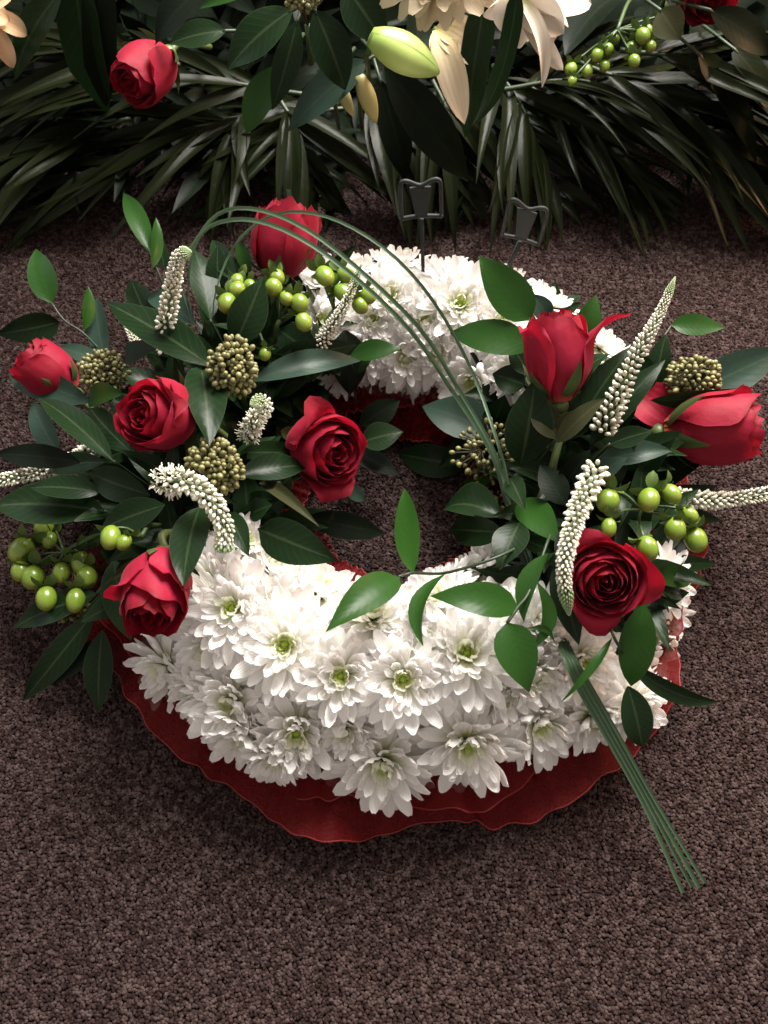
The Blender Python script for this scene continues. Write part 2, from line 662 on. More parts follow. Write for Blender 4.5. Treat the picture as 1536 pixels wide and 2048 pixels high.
# ================================================================== WREATH BASE AND RIBBON
vs, fs = [], []
nt_, npz = 72, 12
for i in range(nt_):
    th = 2 * math.pi * i / nt_
    for j in range(npz):
        a = math.pi * 2 * j / npz
        r = RR + (RA - 0.016) * math.cos(a)
        z = 0.006 + max(0, RZ + (RB - 0.026) * math.sin(a)) if math.sin(a) >= 0 else 0.006 + 0.002 * j / npz
        vs.append((RX + r * math.cos(th), RY + r * math.sin(th), z))
for i in range(nt_):
    for j in range(npz):
        fs.append((i * npz + j, ((i + 1) % nt_) * npz + j, ((i + 1) % nt_) * npz + (j + 1) % npz, i * npz + (j + 1) % npz))
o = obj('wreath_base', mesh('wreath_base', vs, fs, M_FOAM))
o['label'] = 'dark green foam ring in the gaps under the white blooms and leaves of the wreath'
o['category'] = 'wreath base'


def wob(th, seed, fr):
    return sum(math.sin(th * f + seed * (k + 1) * 1.7) / (1 + 0.4 * k) for k, f in enumerate(fr)) / 1.8


def ruffle(r0, r1, z0, z1, seed, fr, amp_r, amp_z, ns=9, n=420, fold=0.0):
    vs, al, ac = [], [], []
    for i in range(n):
        th = 2 * math.pi * i / n
        for j in range(ns):
            s = j / (ns - 1)
            wv = wob(th, seed, fr)
            w2 = wob(th, seed + 2.3, [f * 2.1 for f in fr])
            r = r0 + (r1 - r0) * s + amp_r * wv * s + s ** 3 * (.0013 * math.sin(th * 31 + 5 * math.sin(th * 6 + seed)) + .0007 * math.sin(th * 71)) + (0.014 * max(0, -math.sin(th)) * s if r1 > r0 else 0)
            z = z0 + (z1 - z0) * s + amp_z * (wob(th, seed + 5, [f * 1.5 for f in fr]) + 0.5 * w2) * s * s + 0.0050 * w2 * math.sin(s * 3.1) + (0.0022 * math.sin(th * 37 + 4 * math.sin(th * 5 + seed)) + .0012 * math.sin(th * 83 + seed)) * math.sin(.4 + s * 2.4) + fold * 0.02 * math.sin(s * math.pi)
            t2 = th + 0.02 * w2 * s
            vs.append(Vector((RX + r * math.cos(t2), RY + r * math.sin(t2), max(0.005, z))))
            al.append(s)
            ac.append(0.5)
    fs = [(i * ns + j, i * ns + j + 1, ((i + 1) % n) * ns + j + 1, ((i + 1) % n) * ns + j) for i in range(n) for j in range(ns - 1)]
    edge = [vs[i * ns + ns - 1] for i in range(n)] + [vs[ns - 1]]
    return (vs, fs, al, ac), edge


rib = thing('ribbon_ruffle', 'dark red sheer organza ribbon gathered in a ruffle around the base of the wreath', 'ribbon', (RX, RY, 0))
for nm, args in (('outer_ruffle', (0.150, 0.219, 0.034, 0.014, 1.1, (7, 12, 4), 0.0095, 0.011)),
                 ('outer_ruffle', (0.148, 0.202, 0.044, 0.026, 4.2, (9, 14, 5), 0.008, 0.009)),
                 ('inner_ruffle', (0.112, 0.061, 0.034, 0.014, 2.4, (5, 8, 3), 0.006, 0.006)),
                 ('inner_ruffle', (0.114, 0.074, 0.044, 0.028, 0.4, (6, 9, 4), 0.006, 0.006))):
    gq, edge = ruffle(*args)
    ro = obj(nm, geo_mesh(nm, gq, M_RIB, inv_loc(rib)), rib)
    obj('hem', geo_mesh('hem', tube_geo(edge, 0.00055, 5, False), M_HEM, inv_loc(rib)), ro)


# ================================================================== WHITE CHRYSANTHEMUMS
def mum_petal(name, m, L, W, curve, cup, tipw=1.0, seed=0):
    rr = random.Random(seed)
    vs, al, ac = [], [], []
    nu, nv = 7, 5
    tw = rr.uniform(-0.25, 0.25)
    rr_b = rr.uniform(-0.9, 1.6)
    y = z = 0.0
    for i in range(nu):
        t = i / (nu - 1)
        ang = curve * (t - 0.15) + rr_b * max(0, t - .6)
        if i:
            y += math.cos(ang) * L / (nu - 1)
            z += math.sin(ang) * L / (nu - 1)
        wv = [0.36, 0.56, 0.80, 0.96, 1.0, 0.90, 0.56][i]
        hw = W / 2 * wv
        for j in range(nv):
            q = -1 + 2 * j / (nv - 1)
            # rounded, slightly notched tip
            yy = y - (0.085 * L * q * q if i == nu - 1 else 0.03 * L * q * q if i == nu - 2 else 0) - (0.03 * L if (i == nu - 1 and j == 2 and rr.random() < 0.5) else 0)
            vs.append(Vector((q * hw + tw * 0.3 * L * t * t * 0.3, yy, z + cup * hw * abs(q) ** 1.8 + tw * q * hw * t)))
            al.append(t)
            ac.append(q)
    return mesh(name, vs, grid_faces(nu, nv), m, True, {'along': al, 'across': ac})


# rings of petals: count, length, width, elevation, curve, cup
RINGS = [(11, 0.0098, 0.0042, 50, 0.7, 0.42), (16, 0.0156, 0.0056, 39, 0.45, 0.36), (19, 0.0206, 0.0065, 27, 0.28, 0.32),
         (21, 0.0244, 0.0071, 12, 0.14, 0.27), (22, 0.0268, 0.0075, -5, -0.02, 0.25), (20, 0.0272, 0.0076, -25, -0.22, 0.24), (16, 0.0264, 0.0076, -46, -0.25, 0.24)]
PET = {}
for mi, mm in (('w', M_WHITE), ('c', M_CREAM)):
    for k, (n, L_, W_, e, cv, cp) in enumerate(RINGS):
        PET[mi, k] = [mum_petal('petal', M_INNER if (k < 1 and mi == 'w') else mm, L_ * R.uniform(0.94, 1.08), W_ * R.uniform(0.9, 1.12), cv + R.uniform(-0.3, 0.3), cp * R.uniform(0.6, 1.3), seed=k * 10 + v) for v in range(5)]


def eye_mesh():
    b = MB()
    for k in range(13):
        e = rad(R.uniform(55, 85))
        az = 2 * math.pi * k / 13 + R.uniform(-0.2, 0.2)
        rb = 0.0012 if k % 2 else 0.0024
        d = Vector((math.cos(az) * math.cos(e), math.sin(az) * math.cos(e), math.sin(e)))
        base = Vector((math.cos(az) * rb, math.sin(az) * rb, 0.004))
        ln = R.uniform(0.0055, 0.0085)
        vs, fs, al, ac = leaf_geo(base, base + d * ln, 0.0028, up=Vector((-math.cos(az), -math.sin(az), 0.6)), bend=-0.12, fold=0.5, shape='x', nu=5, nv=3)
        b.add((vs, fs, [0.25 + 0.75 * a for a in al], ac))
    dome = put(ball_geo(0.0026, 0.7, 8, 5), Matrix.Translation((0, 0, 0.0035)))
    b.add((dome[0], dome[1], [0.05] * len(dome[0]), dome[3]))
    return b.mesh('eye', M_EYE)


EYES = [eye_mesh() for _ in range(3)]
CUP = geo_mesh('calyx', put(ball_geo(0.006, 0.8, 8, 5), Matrix.Translation((0, 0, -0.006))), M_STEM)


def bloom(label, pos, axis, size=1.0, mk='w', group='white chrysanthemums packed over the wreath', name='chrysanthemum', openness=1.0, cat='flower', rings=None):
    M = z_to(axis, pos, R.uniform(0, 6.28), size)
    t = thing(name, label, cat, group=group, M=M)
    obj('calyx', CUP, t)
    obj('eye', R.choice(EYES), t, Matrix.Scale(R.uniform(.68, .85), 4), kind='stuff')
    for k, (n, L_, W_, e, cv, cp) in enumerate(RINGS):
        if rings and k not in rings:
            continue
        off = R.uniform(0, 6)
        for i in range(n):
            az = off + 2 * math.pi * (i + R.uniform(-0.28, 0.28)) / n
            el = rad(e * openness + R.uniform(-11, 11))
            d = Vector((math.cos(az) * math.cos(el), math.sin(az) * math.cos(el), math.sin(el)))
            rb = 0.0022 + 0.0008 * k
            base = Vector((math.cos(az) * rb, math.sin(az) * rb, 0.0042 - 0.0011 * k))
            upv = Vector((-math.cos(az) * math.sin(el), -math.sin(az) * math.sin(el), math.cos(el)))
            x = d.cross(upv).normalized()
            rot = Matrix((x, d, upv)).transposed()
            rot = rot @ Matrix.Rotation(R.gauss(0, 0.28), 3, 'Y') @ Matrix.Rotation(R.uniform(-0.14, 0.14), 3, 'Z')
            s = R.uniform(0.84, 1.1)
            obj('petal', R.choice(PET[mk, k]), t, Matrix.Translation(base) @ rot.to_4x4() @ Matrix.Scale(s, 4))
    return t


# px, py, size, extra tilt towards viewer, label
MUMS = [
    (468, 1218, 1.0, .15, 'white chrysanthemum with green eye just right of the lower left red rose'),
    (572, 1290, 1.08, .15, 'wide open white chrysanthemum with green eye at the left front crest'),
    (683, 1350, .92, .2, 'white chrysanthemum with dark green eye, left one of the pair at the front centre'),
    (806, 1357, 1.0, .2, 'white chrysanthemum with green eye, right one of the pair at the front centre'),
    (932, 1308, 1.1, .15, 'big white chrysanthemum with green eye left of the heart shaped ruscus leaf pointing down'),
    (476, 1388, 1.0, .50, 'white chrysanthemum with dark green eye at the left front shoulder, above the red ribbon'),
    (603, 1446, .98, .50, 'white chrysanthemum with dark green eye in the lower front row, left of the lowest bloom'),
    (766, 1504, 1.08, .42, 'lowest white chrysanthemum, eye half seen, drooping over the red ribbon at front centre'),
    (928, 1468, 1.05, .40, 'white chrysanthemum facing down over the ribbon, right of the lowest bloom'),
    (745, 1240, .95, .2, 'white chrysanthemum whose green eye sits below the leaf that crosses the inner front edge'),
    (878, 1212, .95, .2, 'white chrysanthemum whose green eye shows under the long horizontal ruscus leaf'),
    (640, 1182, .95, .0, 'bright white chrysanthemum on the inner edge, left of the leaf that crosses the front blooms'),
    (548, 1135, .85, -.1, 'small white chrysanthemum on the inner left edge below the big dark leaf'),
    (492, 1085, .75, -.1, 'small white chrysanthemum with upright petals beside the green tip of the curved white spike'),
    (415, 1165, .85, .0, 'white chrysanthemum partly hidden behind the upper right of the lower left red rose'),
    (350, 1322, .95, .30, 'shaded white chrysanthemum directly below the lower left red rose'),
    (420, 1300, .9, .0, 'white chrysanthemum squeezed between the lower left red rose and the left crest bloom'),
    (465, 1490, .9, -.2, 'white chrysanthemum low on the outer left front, petals fringing the ribbon'),
    (645, 1545, .9, -.25, 'white chrysanthemum under the front lower row, its skirt of petals on the ribbon'),
    (540, 1540, .75, -.25, 'small white chrysanthemum tucked low on the left front edge above the ribbon'),
    (860, 1545, .78, -.3, 'small white chrysanthemum tucked low between the two drooping front blooms'),
    (985, 1530, .85, -.25, 'white chrysanthemum fringing the bright red fold of ribbon at the right front'),
    (1065, 1430, .98, .35, 'creamy white chrysanthemum on the right front shoulder left of the grass stalks'),
    (1075, 1352, .92, .05, 'white chrysanthemum directly behind the tip of the heart shaped ruscus leaf'),
    (1140, 1375, .85, -.1, 'creamy white chrysanthemum touching the grass stalks on their left'),
    (1225, 1340, .98, .55, 'warm lit white chrysanthemum right of the grass stalks, below the lower right rose'),
    (1300, 1215, .9, .55, 'warm lit white chrysanthemum at the far right edge beside the lower right rose'),
    (1085, 1245, .85, .05, 'white chrysanthemum between the long horizontal leaf and the drooping white spike'),
    (965, 1125, .85, .0, 'white chrysanthemum on the inner right edge above the thin ruscus stem'),
    (880, 1165, .8, -.05, 'white chrysanthemum on the inner front edge left of the thin ruscus stem joint'),
    (1000, 1235, .85, .1, 'white chrysanthemum under the base of the long horizontal ruscus leaf'),
    (850, 1280, .8, .1, 'white chrysanthemum squeezed in above the pair at the front centre'),
    (1190, 1440, .8, .2, 'creamy chrysanthemum low on the right beside the grass stalks over bright red ribbon'),
    (1010, 1392, .85, .2, 'white chrysanthemum below the big one left of the heart shaped leaf'),
    (690, 1455, .75, .0, 'small white chrysanthemum wedged between two lower front blooms with green eyes'),
    (555, 1210, .8, .1, 'white chrysanthemum above the wide open left crest bloom'),
    (400, 1420, .8, -.15, 'white chrysanthemum on the outer left edge above the dark fold of ribbon'),
    (1275, 1290, .9, .55, 'warm lit white chrysanthemum behind the rounded trailing leaf at the lower right'),
    (1150, 1310, .85, .55, 'white chrysanthemum just left of the grass stalks, under the tip of the drooping white spike'),
    (1250, 1400, .85, .3, 'creamy chrysanthemum lowest on the right edge, between the grass stalks and the hanging leaf'),
    (1120, 1470, .8, -.25, 'creamy chrysanthemum low at the right front, over the bright red ribbon fold'),
    (715, 1560, .75, -.3, 'small white chrysanthemum under the lowest bloom, touching the ribbon on its left'),
    (370, 1395, .75, -.2, 'shaded white chrysanthemum low at the left end of the front blooms'),
    (1310, 1160, .8, .4, 'peach lit white chrysanthemum peeping out right of the lower right rose'),
    # far side
    (790, 528, .88, -.1, 'tallest white chrysanthemum at the far rim, left of the upright grey card holder'),
    (778, 590, .92, .15, 'brilliant white chrysanthemum at the foot of the upright grey card holder'),
    (920, 612, 1.05, .2, 'brilliant white chrysanthemum with yellow green eye on the far crest of the wreath'),
    (882, 548, .85, -.1, 'white chrysanthemum at the far rim, right of the upright grey card holder'),
    (1000, 565, .9, -.1, 'white chrysanthemum at the far rim behind the leaf above the upright right rose'),
    (1095, 605, .85, -.1, 'white chrysanthemum at the far right rim behind the upright right rose'),
    (645, 560, .9, .0, 'white chrysanthemum behind the green berries, beside the upper left rose'),
    (710, 540, .8, -.1, 'white chrysanthemum at the far rim right of the upper left rose'),
    (812, 712, .9, .1, 'shaded white chrysanthemum with yellow eye at the inner far edge beside a leaf tip'),
    (876, 702, .85, .1, 'white chrysanthemum with small pale eye under the grass blades at the inner far edge'),
    (948, 762, .95, .15, 'white chrysanthemum with brown green eye above the broad leaf at the inner right edge'),
    (735, 700, .85, .0, 'shaded white chrysanthemum beside the lower white spike at the inner far edge'),
    (690, 752, .7, -.15, 'shaded white chrysanthemum peeping out under the grey green leaf near the middle rose'),
    (850, 640, .9, .1, 'white chrysanthemum between two grass blades on the far crest'),
    (1000, 645, .85, .1, 'white chrysanthemum between two leaves left of the upright right rose'),
    (745, 640, .85, .05, 'white chrysanthemum right of the white spike with green berries'),
    (1205, 690, .85, -.1, 'white chrysanthemum behind the flared petal of the upright right rose'),
    (1020, 745, .8, .0, 'white chrysanthemum in shade behind the dark leaves left of the upright right rose'),
    (840, 770, .7, -.2, 'small shaded white chrysanthemum hanging lowest over the hole at the far inner edge'),
    (645, 640, .8, .0, 'white chrysanthemum half buried in leaves below the green berries'),
    (770, 765, .68, -.2, 'small shaded white chrysanthemum at the far inner edge left of the lowest hanging one'),
]
for (px, py, s, tl, lab) in MUMS:
    p = S(px, py)
    n = ring_n(p)
    n.z = max(n.z, 0.08)
    if tl < -.12:
        p = p - n * .007
        tl = .02
    elif 'eye' in lab or tl >= .3:
        p = p + n * (.008 if tl >= .3 else .003)
    ax = (n + (CAM - p).normalized() * (0.12 + tl) + Vector((R.uniform(-.12, .12), R.uniform(-.12, .12), R.uniform(-.05, .1)))).normalized()
    bloom(lab, p - ax * 0.004, ax, s * 1.10)


# ================================================================== RED ROSES
def rose_petal_geo(phi, half, r0, rk, hk, t, flare, curl, rr, point=0.0, nu=11, nv=11, dome=0.0):
    vs, al, ac = [], [], []
    lean = rr.uniform(-0.0012, 0.0012)
    ph = rr.uniform(0, 6)
    for i in range(nv):
        v = i / (nv - 1)
        for j in range(nu):
            u = -1 + 2 * j / (nu - 1)
            ve = v * (1 - 0.20 * abs(u) ** 2.6) + point * v ** 3 * (0.10 * (1 - abs(u)) - 0.03)
            wf = 0.45 + 0.55 * math.sin(min(1, v / 0.55) * math.pi / 2)
            if v > 0.8:
                wf *= 1 - 0.18 * ((v - 0.8) / 0.2) ** 2
            a = phi + half * u * wf
            if ve < 0.5:
                r = r0 + (rk - r0) * math.sin(ve / 0.5 * math.pi / 2) ** 0.8
            else:
                r = rk - (0.16 + 0.20 * (1 - t) + dome) * rk * ((ve - 0.5) / 0.5) ** 2 * (1 - 0.75 * flare)
            z = hk * ve
            x = max(0, (ve - 0.66) / 0.34)
            fl = flare * (1 + 0.35 * abs(u)) * (0.8 + 0.4 * math.sin(ph + 3 * u))
            r += rk * 0.62 * fl * x ** 1.7
            z -= hk * curl * fl * x ** 2.6 * 1.2
            r += 0.0011 * u + lean * v + 0.0009 * math.sin(ph + 5 * u + 3 * v) * v * (0.4 + t)
            z += (0.0013 * math.sin(ph * 2 + 6 * u) + 0.0007 * math.sin(ph + 15 * u)) * v ** 4 * (0.5 + t)
            # the side edges fold outwards a little on outer petals
            r += 0.16 * rk * t * max(0, abs(u) - 0.6) ** 1.3 * v
            vs.append(Vector((r * math.cos(a), r * math.sin(a), z)))
            al.append(v)
            ac.append(u)
    return vs, grid_faces(nv, nu), al, ac


def rose(label, pos, axis, width=0.052, length=0.058, openness=0.3, spin=0.0, wild=(), stem=None, seed=0, group='red roses in the wreath', n=19, depth=0.0, dome=0.0):
    rr = random.Random(seed)
    M = z_to(axis, Vector(pos) - Vector(axis) * length * 0.5, spin)
    t = thing('rose', label, 'rose', group=group, M=M)
    rmax = width / 2 / (1 + 0.12 * openness)
    for k in range(n):
        q = k / (n - 1)
        rk = 0.0032 + (rmax - 0.0032) * q ** 0.82
        hk = length * (0.90 + 0.10 * q - 0.16 * openness * q ** 2 - depth * (1 - q) - dome * .5 * (q - .3))
        half = rad(122 - 44 * q)
        fl = openness * max(0, q - 0.25) ** 1.1 * rr.uniform(0.6, 1.25)
        if q < 0.3:
            fl = 0.05
        cu = 0.55 * q * rr.uniform(0.5, 1.3)
        g_ = rose_petal_geo(k * 2.39996 + rr.uniform(-.2, .2), half, 0.003 + 0.005 * q, rk, hk, q, fl, cu, rr, (0.6 * rr.random() if not dome else .25 * rr.random() + dome * .9), dome=dome)
        obj('petal', geo_mesh('petal', g_, M_ROSE), t)
    for (az, fl, cu, pt, hs) in wild:                # petals that stand off from the head
        if isinstance(az, tuple):
            lv = M.to_3x3().inverted() @ ci(*az)
            az = math.degrees(math.atan2(lv.y, lv.x))
        g_ = rose_petal_geo(rad(az), rad(50), 0.007, rmax * 1.02, length * hs, 1.0, fl, cu, rr, pt)
        obj('petal', geo_mesh('petal', g_, M_ROSE), t)
    hip = put(ball_geo(0.0062, 0.9, 9, 6), Matrix.Translation((0, 0, -0.009)))
    obj('hip', geo_mesh('hip', hip, M_RSTEM), t)
    for k in range(5):
        az = 2 * math.pi * k / 5 + rr.uniform(-.2, .2)
        d = Vector((math.cos(az), math.sin(az), 0))
        b = d * 0.005 + Vector((0, 0, 0.000))
        tip = d * (rmax * rr.uniform(1.05, 1.45)) + Vector((0, 0, length * rr.uniform(0.32, 0.52)))
        obj('sepal', geo_mesh('sepal', leaf_geo(b, tip, 0.0095, up=d - Vector((0, 0, .3)), bend=-0.10 + 0.22, droop=-0.05, fold=-0.25, shape='ovate', nu=8), M_SEPAL), t)
    Mi = M.inverted()
    if stem is None:
        base = Vector(pos) - Vector(axis) * (length * 0.5 + 0.04)
        stem = [(RX + (base.x - RX) * 0.8, RY + (base.y - RY) * 0.8, 0.03)]
    sp_ = [Vector((0, 0, -0.006)), Vector((0, 0, -0.022))] + [Mi @ Vector(s) for s in stem]
    obj('stem', geo_mesh('stem', tube_geo(spline(sp_, 10), 0.0026, 7), M_RSTEM), t)
    return t


def w_m(px, p):
    return px * dep(p) / FPX


p1 = Z(566, 474, .125)
rose('red rose bud seen from the side, topmost in the wreath, crossed by the grass blades', p1, ci(.14, .9, .30), w_m(132, p1), w_m(160, p1), .10, 0.4, [((.15, -.2, 1), .10, .2, .9, .93), ((.8, .2, .5), .22, .2, .8, .88)], seed=1, dome=.26)
p2 = Z(92, 742, .075)
rose('red rose farthest left, half hidden by a pale grey green leaf', p2, ci(-.62, .55, .35), w_m(118, p2), w_m(125, p2), .45, 1.0, seed=2)
p3 = S(318, 832, .04)
rose('open red rose facing out, between the two olive skimmia clusters on the left', p3, ci(-.50, .02, .86), w_m(152, p3), w_m(150, p3), .42, 0.9, [(20, .5, .5, .7, .98)], seed=3, depth=.05)
p4 = Z(648, 895, .085)
rose('deep red rose leaning over the left side of the hole in the wreath', p4, ci(.58, -.28, .76), w_m(152, p4), w_m(150, p4), .42, 2.0, [((-.7, .7, .1), .9, .2, .8, .88), ((.3, -1, .1), .6, .2, .9, .92)], seed=4, depth=.05)
p5 = S(312, 1180, .035)
rose('red rose at the lower left, drooping with its dark face over the white blooms', p5, ci(.04, -.66, .75), w_m(136, p5), w_m(185, p5), .24, 0.2, [((-.9, .5, .3), .7, .2, .8, .78), ((.7, .6, .3), .6, .1, 1.4, .70)], seed=5)
p6 = S(1117, 708, .05)
rose('tall red rose standing upright on the right with one flared petal, green stem showing', p6, ci(-.08, .95, .28), w_m(134, p6), w_m(186, p6), .12, 0.5, [((1, .1, .1), 1.5, .05, 1.6, .90), ((-1, .1, .5), .35, .3, 1.5, .97)], dome=.12, stem=[Z(1105, 935, .09), Z(1095, 1010, .05)], seed=6)
p7 = Z(1430, 860, .085)
rose('red rose farthest right, lying on its side and pointing out over the carpet', p7, ci(.95, .02, .28), w_m(150, p7), w_m(195, p7), .30, 1.3, [(200, .8, .3, .9, .9), (300, .5, .3, .9, .92)], stem=[Z(1290, 880, .07), Z(1200, 930, .05)], seed=7)
p8 = S(1207, 1156, .035)
rose('widely open red rose at the lower right beside the drooping white spike', p8, ci(-.08, -.18, .95), w_m(158, p8), w_m(105, p8), .50, 2.2, [((1, .15, 0), 0.7, .1, 1.7, .86), ((-.4, -1, 0), .9, .3, .8, .9), ((-.3, 1, 0), .7, .3, .9, .95)], seed=8, depth=.0)
q = Z(1318, 812, .07)
o = thing('rose_petal', 'single dark red petal bent back beside the white spike, left of the farthest right rose', 'petal', q)
obj('petal_blade', geo_mesh('petal_blade', leaf_geo(Z(1345, 850, .075), Z(1265, 780, .075), .03, bend=.15, fold=.5, shape='lily'), M_ROSE, -q), o)


# ================================================================== WHITE VERONICA SPIKES
VB = [geo_mesh('bud', ball_geo(0.00125, 1.75, 7, 5), M_VBUD), geo_mesh('bud', ball_geo(0.0012, 2.1, 7, 5), M_VBUD), geo_mesh('bud', ball_geo(0.00135, 1.5, 7, 5), M_VBUD)]


def floret_geo():
    b = MB()
    for k in range(4):
        a = k * math.pi / 2
        d = Vector((math.cos(a) * .8, math.sin(a) * .8, .55))
        b.add(leaf_geo(Vector((0, 0, .0012)), Vector((0, 0, .0015)) + d * .0036, .0016, up=Vector((0, 0, 1)), shape='x', nu=4, nv=3, fold=.2))
    for k in range(2):
        b.add(tube_geo([Vector((0, 0, 0)), Vector((.0012 * (k * 2 - 1), .0005, .0058))], .00028, 4))
    return b


FLO = floret_geo().mesh('floret', M_VBUD)


def spike(label, pts, w0, w1, green=0.16, opened=0.0, group='white veronica spikes', dens=1.0, name='veronica_spike'):
    pts = spline(pts, 40)
    org = pts[0]
    t = thing(name, label, 'flower spike', org, group)
    L_ = sum((pts[i + 1] - pts[i]).length for i in range(39))
    rad_ = [0.0013 - 0.0008 * i / 39 for i in range(40)]
    obj('stem', geo_mesh('stem', tube_geo(pts, rad_, 6), M_VSTEM, -org), t)
    mb = MB()
    x, k = 0.0, 0
    while x < 1:
        i = min(int(x * 39), 38)
        f = x * 39 - i
        c = pts[i].lerp(pts[i + 1], f)
        d = (pts[i + 1] - pts[i]).normalized()
        u = d.orthogonal().normalized()
        v = d.cross(u)
        width = w0 + (w1 - w0) * x ** 0.9
        sc = width / 0.0145 * (1.0 if x < .75 else .85)
        sc = max(sc, 0.34)
        nper = 8
        for j in range(nper):
            a = k * 0.41 + j * 2 * math.pi / nper + R.uniform(-.12, .12)
            o_ = u * math.cos(a) + v * math.sin(a)
            lean = 0.35 + 0.9 * x
            dd = (o_ + d * lean + Vector((0, 0, R.uniform(-.1, .1)))).normalized()
            ln = 0.0045 * sc
            bp = c + o_ * max(0.0006, width / 2 - ln * 0.86) + d * R.uniform(-.0004, .0004)
            M = z_to(dd, bp, R.uniform(0, 6), sc * R.uniform(.85, 1.15))
            if x < opened and R.random() < .8:
                obj('floret', FLO, t, Matrix.Translation(-org) @ M)
            elif x < 0.55:
                obj('bud', VB[R.randrange(3)], t, Matrix.Translation(-org) @ M)
            else:
                mb.add(put(ball_geo(0.00122, 1.75, 6, 4), M))
        x += 0.0034 * sc ** 0.8 / L_ / dens
        k += 1
        if x > 1 - green:
            break
    if mb.v:
        obj('bud_mass', mb.mesh('bud_mass', M_VBUD, -org), t, kind='stuff')
    mb = MB()
    while x < 1:
        i = min(int(x * 39), 38)
        c = pts[i].lerp(pts[i + 1], x * 39 - i)
        d = (pts[i + 1] - pts[i]).normalized()
        u = d.orthogonal().normalized()
        v = d.cross(u)
        y = (x - (1 - green)) / green
        width = (w0 + (w1 - w0) * x ** 0.9) * (1 - .75 * y ** 2)
        for j in range(8):
            a = k * 0.41 + j * 2 * math.pi / 8
            o_ = u * math.cos(a) + v * math.sin(a)
            dd = (o_ * (.6 - .4 * y) + d * 1.3).normalized()
            sc = max(.28, width / .0165)
            mb.add(put(ball_geo(0.00115, 1.7, 6, 4), z_to(dd, c + o_ * max(.0002, width / 2 - .0022 * sc), 0, sc)))
        x += 0.0021 * max(.3, width / .0145) ** .8 / L_
        k += 1
    if mb.v:
        obj('green_tip', mb.mesh('green_tip', M_VTIP, -org), t, kind='stuff')
    return t


spike('short upright white spike with bent green tip, upper left of the wreath', [S(322, 690, .02), S(334, 635, .045), S(347, 560, .065), S(357, 515, .08), S(380, 503, .083)], .0165, .0085)
spike('thin white spike among green berries beneath the grass blades', [S(628, 712, .02), S(655, 665, .035), S(690, 610, .05), S(722, 530, .065)], .014, .0055, .18)
spike('white spike pointing off the left edge of the picture', [S(205, 893, .02), S(165, 912, .03), S(100, 938, .035), Z(30, 955, .07), Z(-40, 968, .07)], .0165, .010)
spike('thick white spike curving down over the left front, above the white blooms', [S(325, 962, .04), S(375, 966, .052), S(420, 1000, .055), S(447, 1050, .05), S(446, 1105, .042)], .0175, .0115, .08, .18)
spike('small curled white spike with its green tip towards the viewer beside the middle rose', [S(497, 868, .03), S(507, 842, .045), S(530, 818, .06), S(522, 802, .068), S(503, 810, .072)], .0145, .009, .25, .25)
spike('longest white spike, slanting up to the right above the rightmost rose', [S(1205, 862, .02), S(1240, 780, .04), S(1285, 690, .06), S(1320, 625, .075), S(1350, 555, .09)], .0185, .0045, .13, .0)
spike('white spike drooping beside the lower right rose', [S(1192, 940, .045), S(1165, 1000, .055), S(1138, 1080, .06), S(1128, 1150, .055), S(1138, 1228, .042)], .0165, .008, .16)
spike('white spike lying flat and pointing off the right edge of the picture', [Z(1330, 992, .07), Z(1400, 1000, .065), Z(1470, 998, .065), Z(1570, 980, .068)], .0155, .011, .1)
spike('small pale spike hidden behind the biggest dark leaf, left of the upright spike', [S(282, 705, .01), S(262, 668, .025), S(236, 612, .04)], .010, .005, .2)


# ================================================================== GREEN HYPERICUM BERRIES
BER = [geo_mesh('berry', ball_geo(0.0075, 1.08 + .06 * k, 16, 12), M_BERRY) for k in range(3)]


def calyx_mesh():
    b = MB()
    for k in range(5):
        a = 2 * math.pi * k / 5 + R.uniform(-.2, .2)
        d = Vector((math.cos(a), math.sin(a), R.uniform(-.1, .3)))
        b.add(leaf_geo(d * .001, d * R.uniform(.0075, .0105), .0062, up=Vector((0, 0, 1)), shape='x', bend=.15, fold=.25, nu=6, nv=5))
    return b


CALS = [[geo_mesh('sepal', leaf_geo(Vector((.001, 0, 0)), Vector((R.uniform(.012, .0155), 0, R.uniform(-.002, .003))), R.uniform(.0072, .0092), up=Vector((0, 0, 1)), shape='x', bend=R.uniform(.05, .2), fold=.25, nu=6, nv=5), M_CALYX)][0] for _ in range(4)]


def hyper(label, berries, node, h, base, group='green hypericum berry sprigs'):
    nd = node if isinstance(node, Vector) else S(*node)
    t = thing('hypericum_sprig', label, 'berry sprig', nd, group)
    off = -nd
    stems = MB()
    stems.add(tube_geo(spline([base, base.lerp(nd, .5) + Vector((0, 0, .006)), nd], 8), .0016, 6))
    for (px, py, r, *hh) in berries:
        hz = hh[0] if hh else h
        p = S(px, py, hz) if not isinstance(hz, str) else Z(px, py, float(hz))
        p = p + (CAM - p).normalized() * 0.0
        d = (p - nd)
        tc = (CAM - p).normalized()
        d = d - tc * d.dot(tc)
        d = (d.normalized() * .40 - UP * .75 + RT * R.uniform(-.35, .35) + tc * R.uniform(.15, .55)).normalized()
        rm = w_m(r * .93, p)
        sc = rm / .0075
        a = p - d * rm
        M = Matrix.Translation(off) @ z_to(d, a, R.uniform(0, 6), sc) @ Matrix.Diagonal((R.uniform(.93, 1.03), R.uniform(.93, 1.03), R.uniform(.97, 1.12), 1))
        bo = obj('berry', R.choice(BER), t, M)
        for k in range(5):
            if R.random() < .9:
                obj('sepal', R.choice(CALS), bo, Matrix.Translation((0, 0, .0002)) @ Matrix.Rotation(k * 1.2566 + R.uniform(-.2, .2), 4, 'Z') @ Matrix.Rotation(R.uniform(.0, .75), 4, 'Y'))
        mid = nd.lerp(a, .55) - d * .004 + Vector((0, 0, -.003))
        stems.add(tube_geo(spline([nd, mid, a + d * .001], 7), .0009, 5))
    obj('stem', stems.mesh('stem', M_STEM, off), t)
    return t


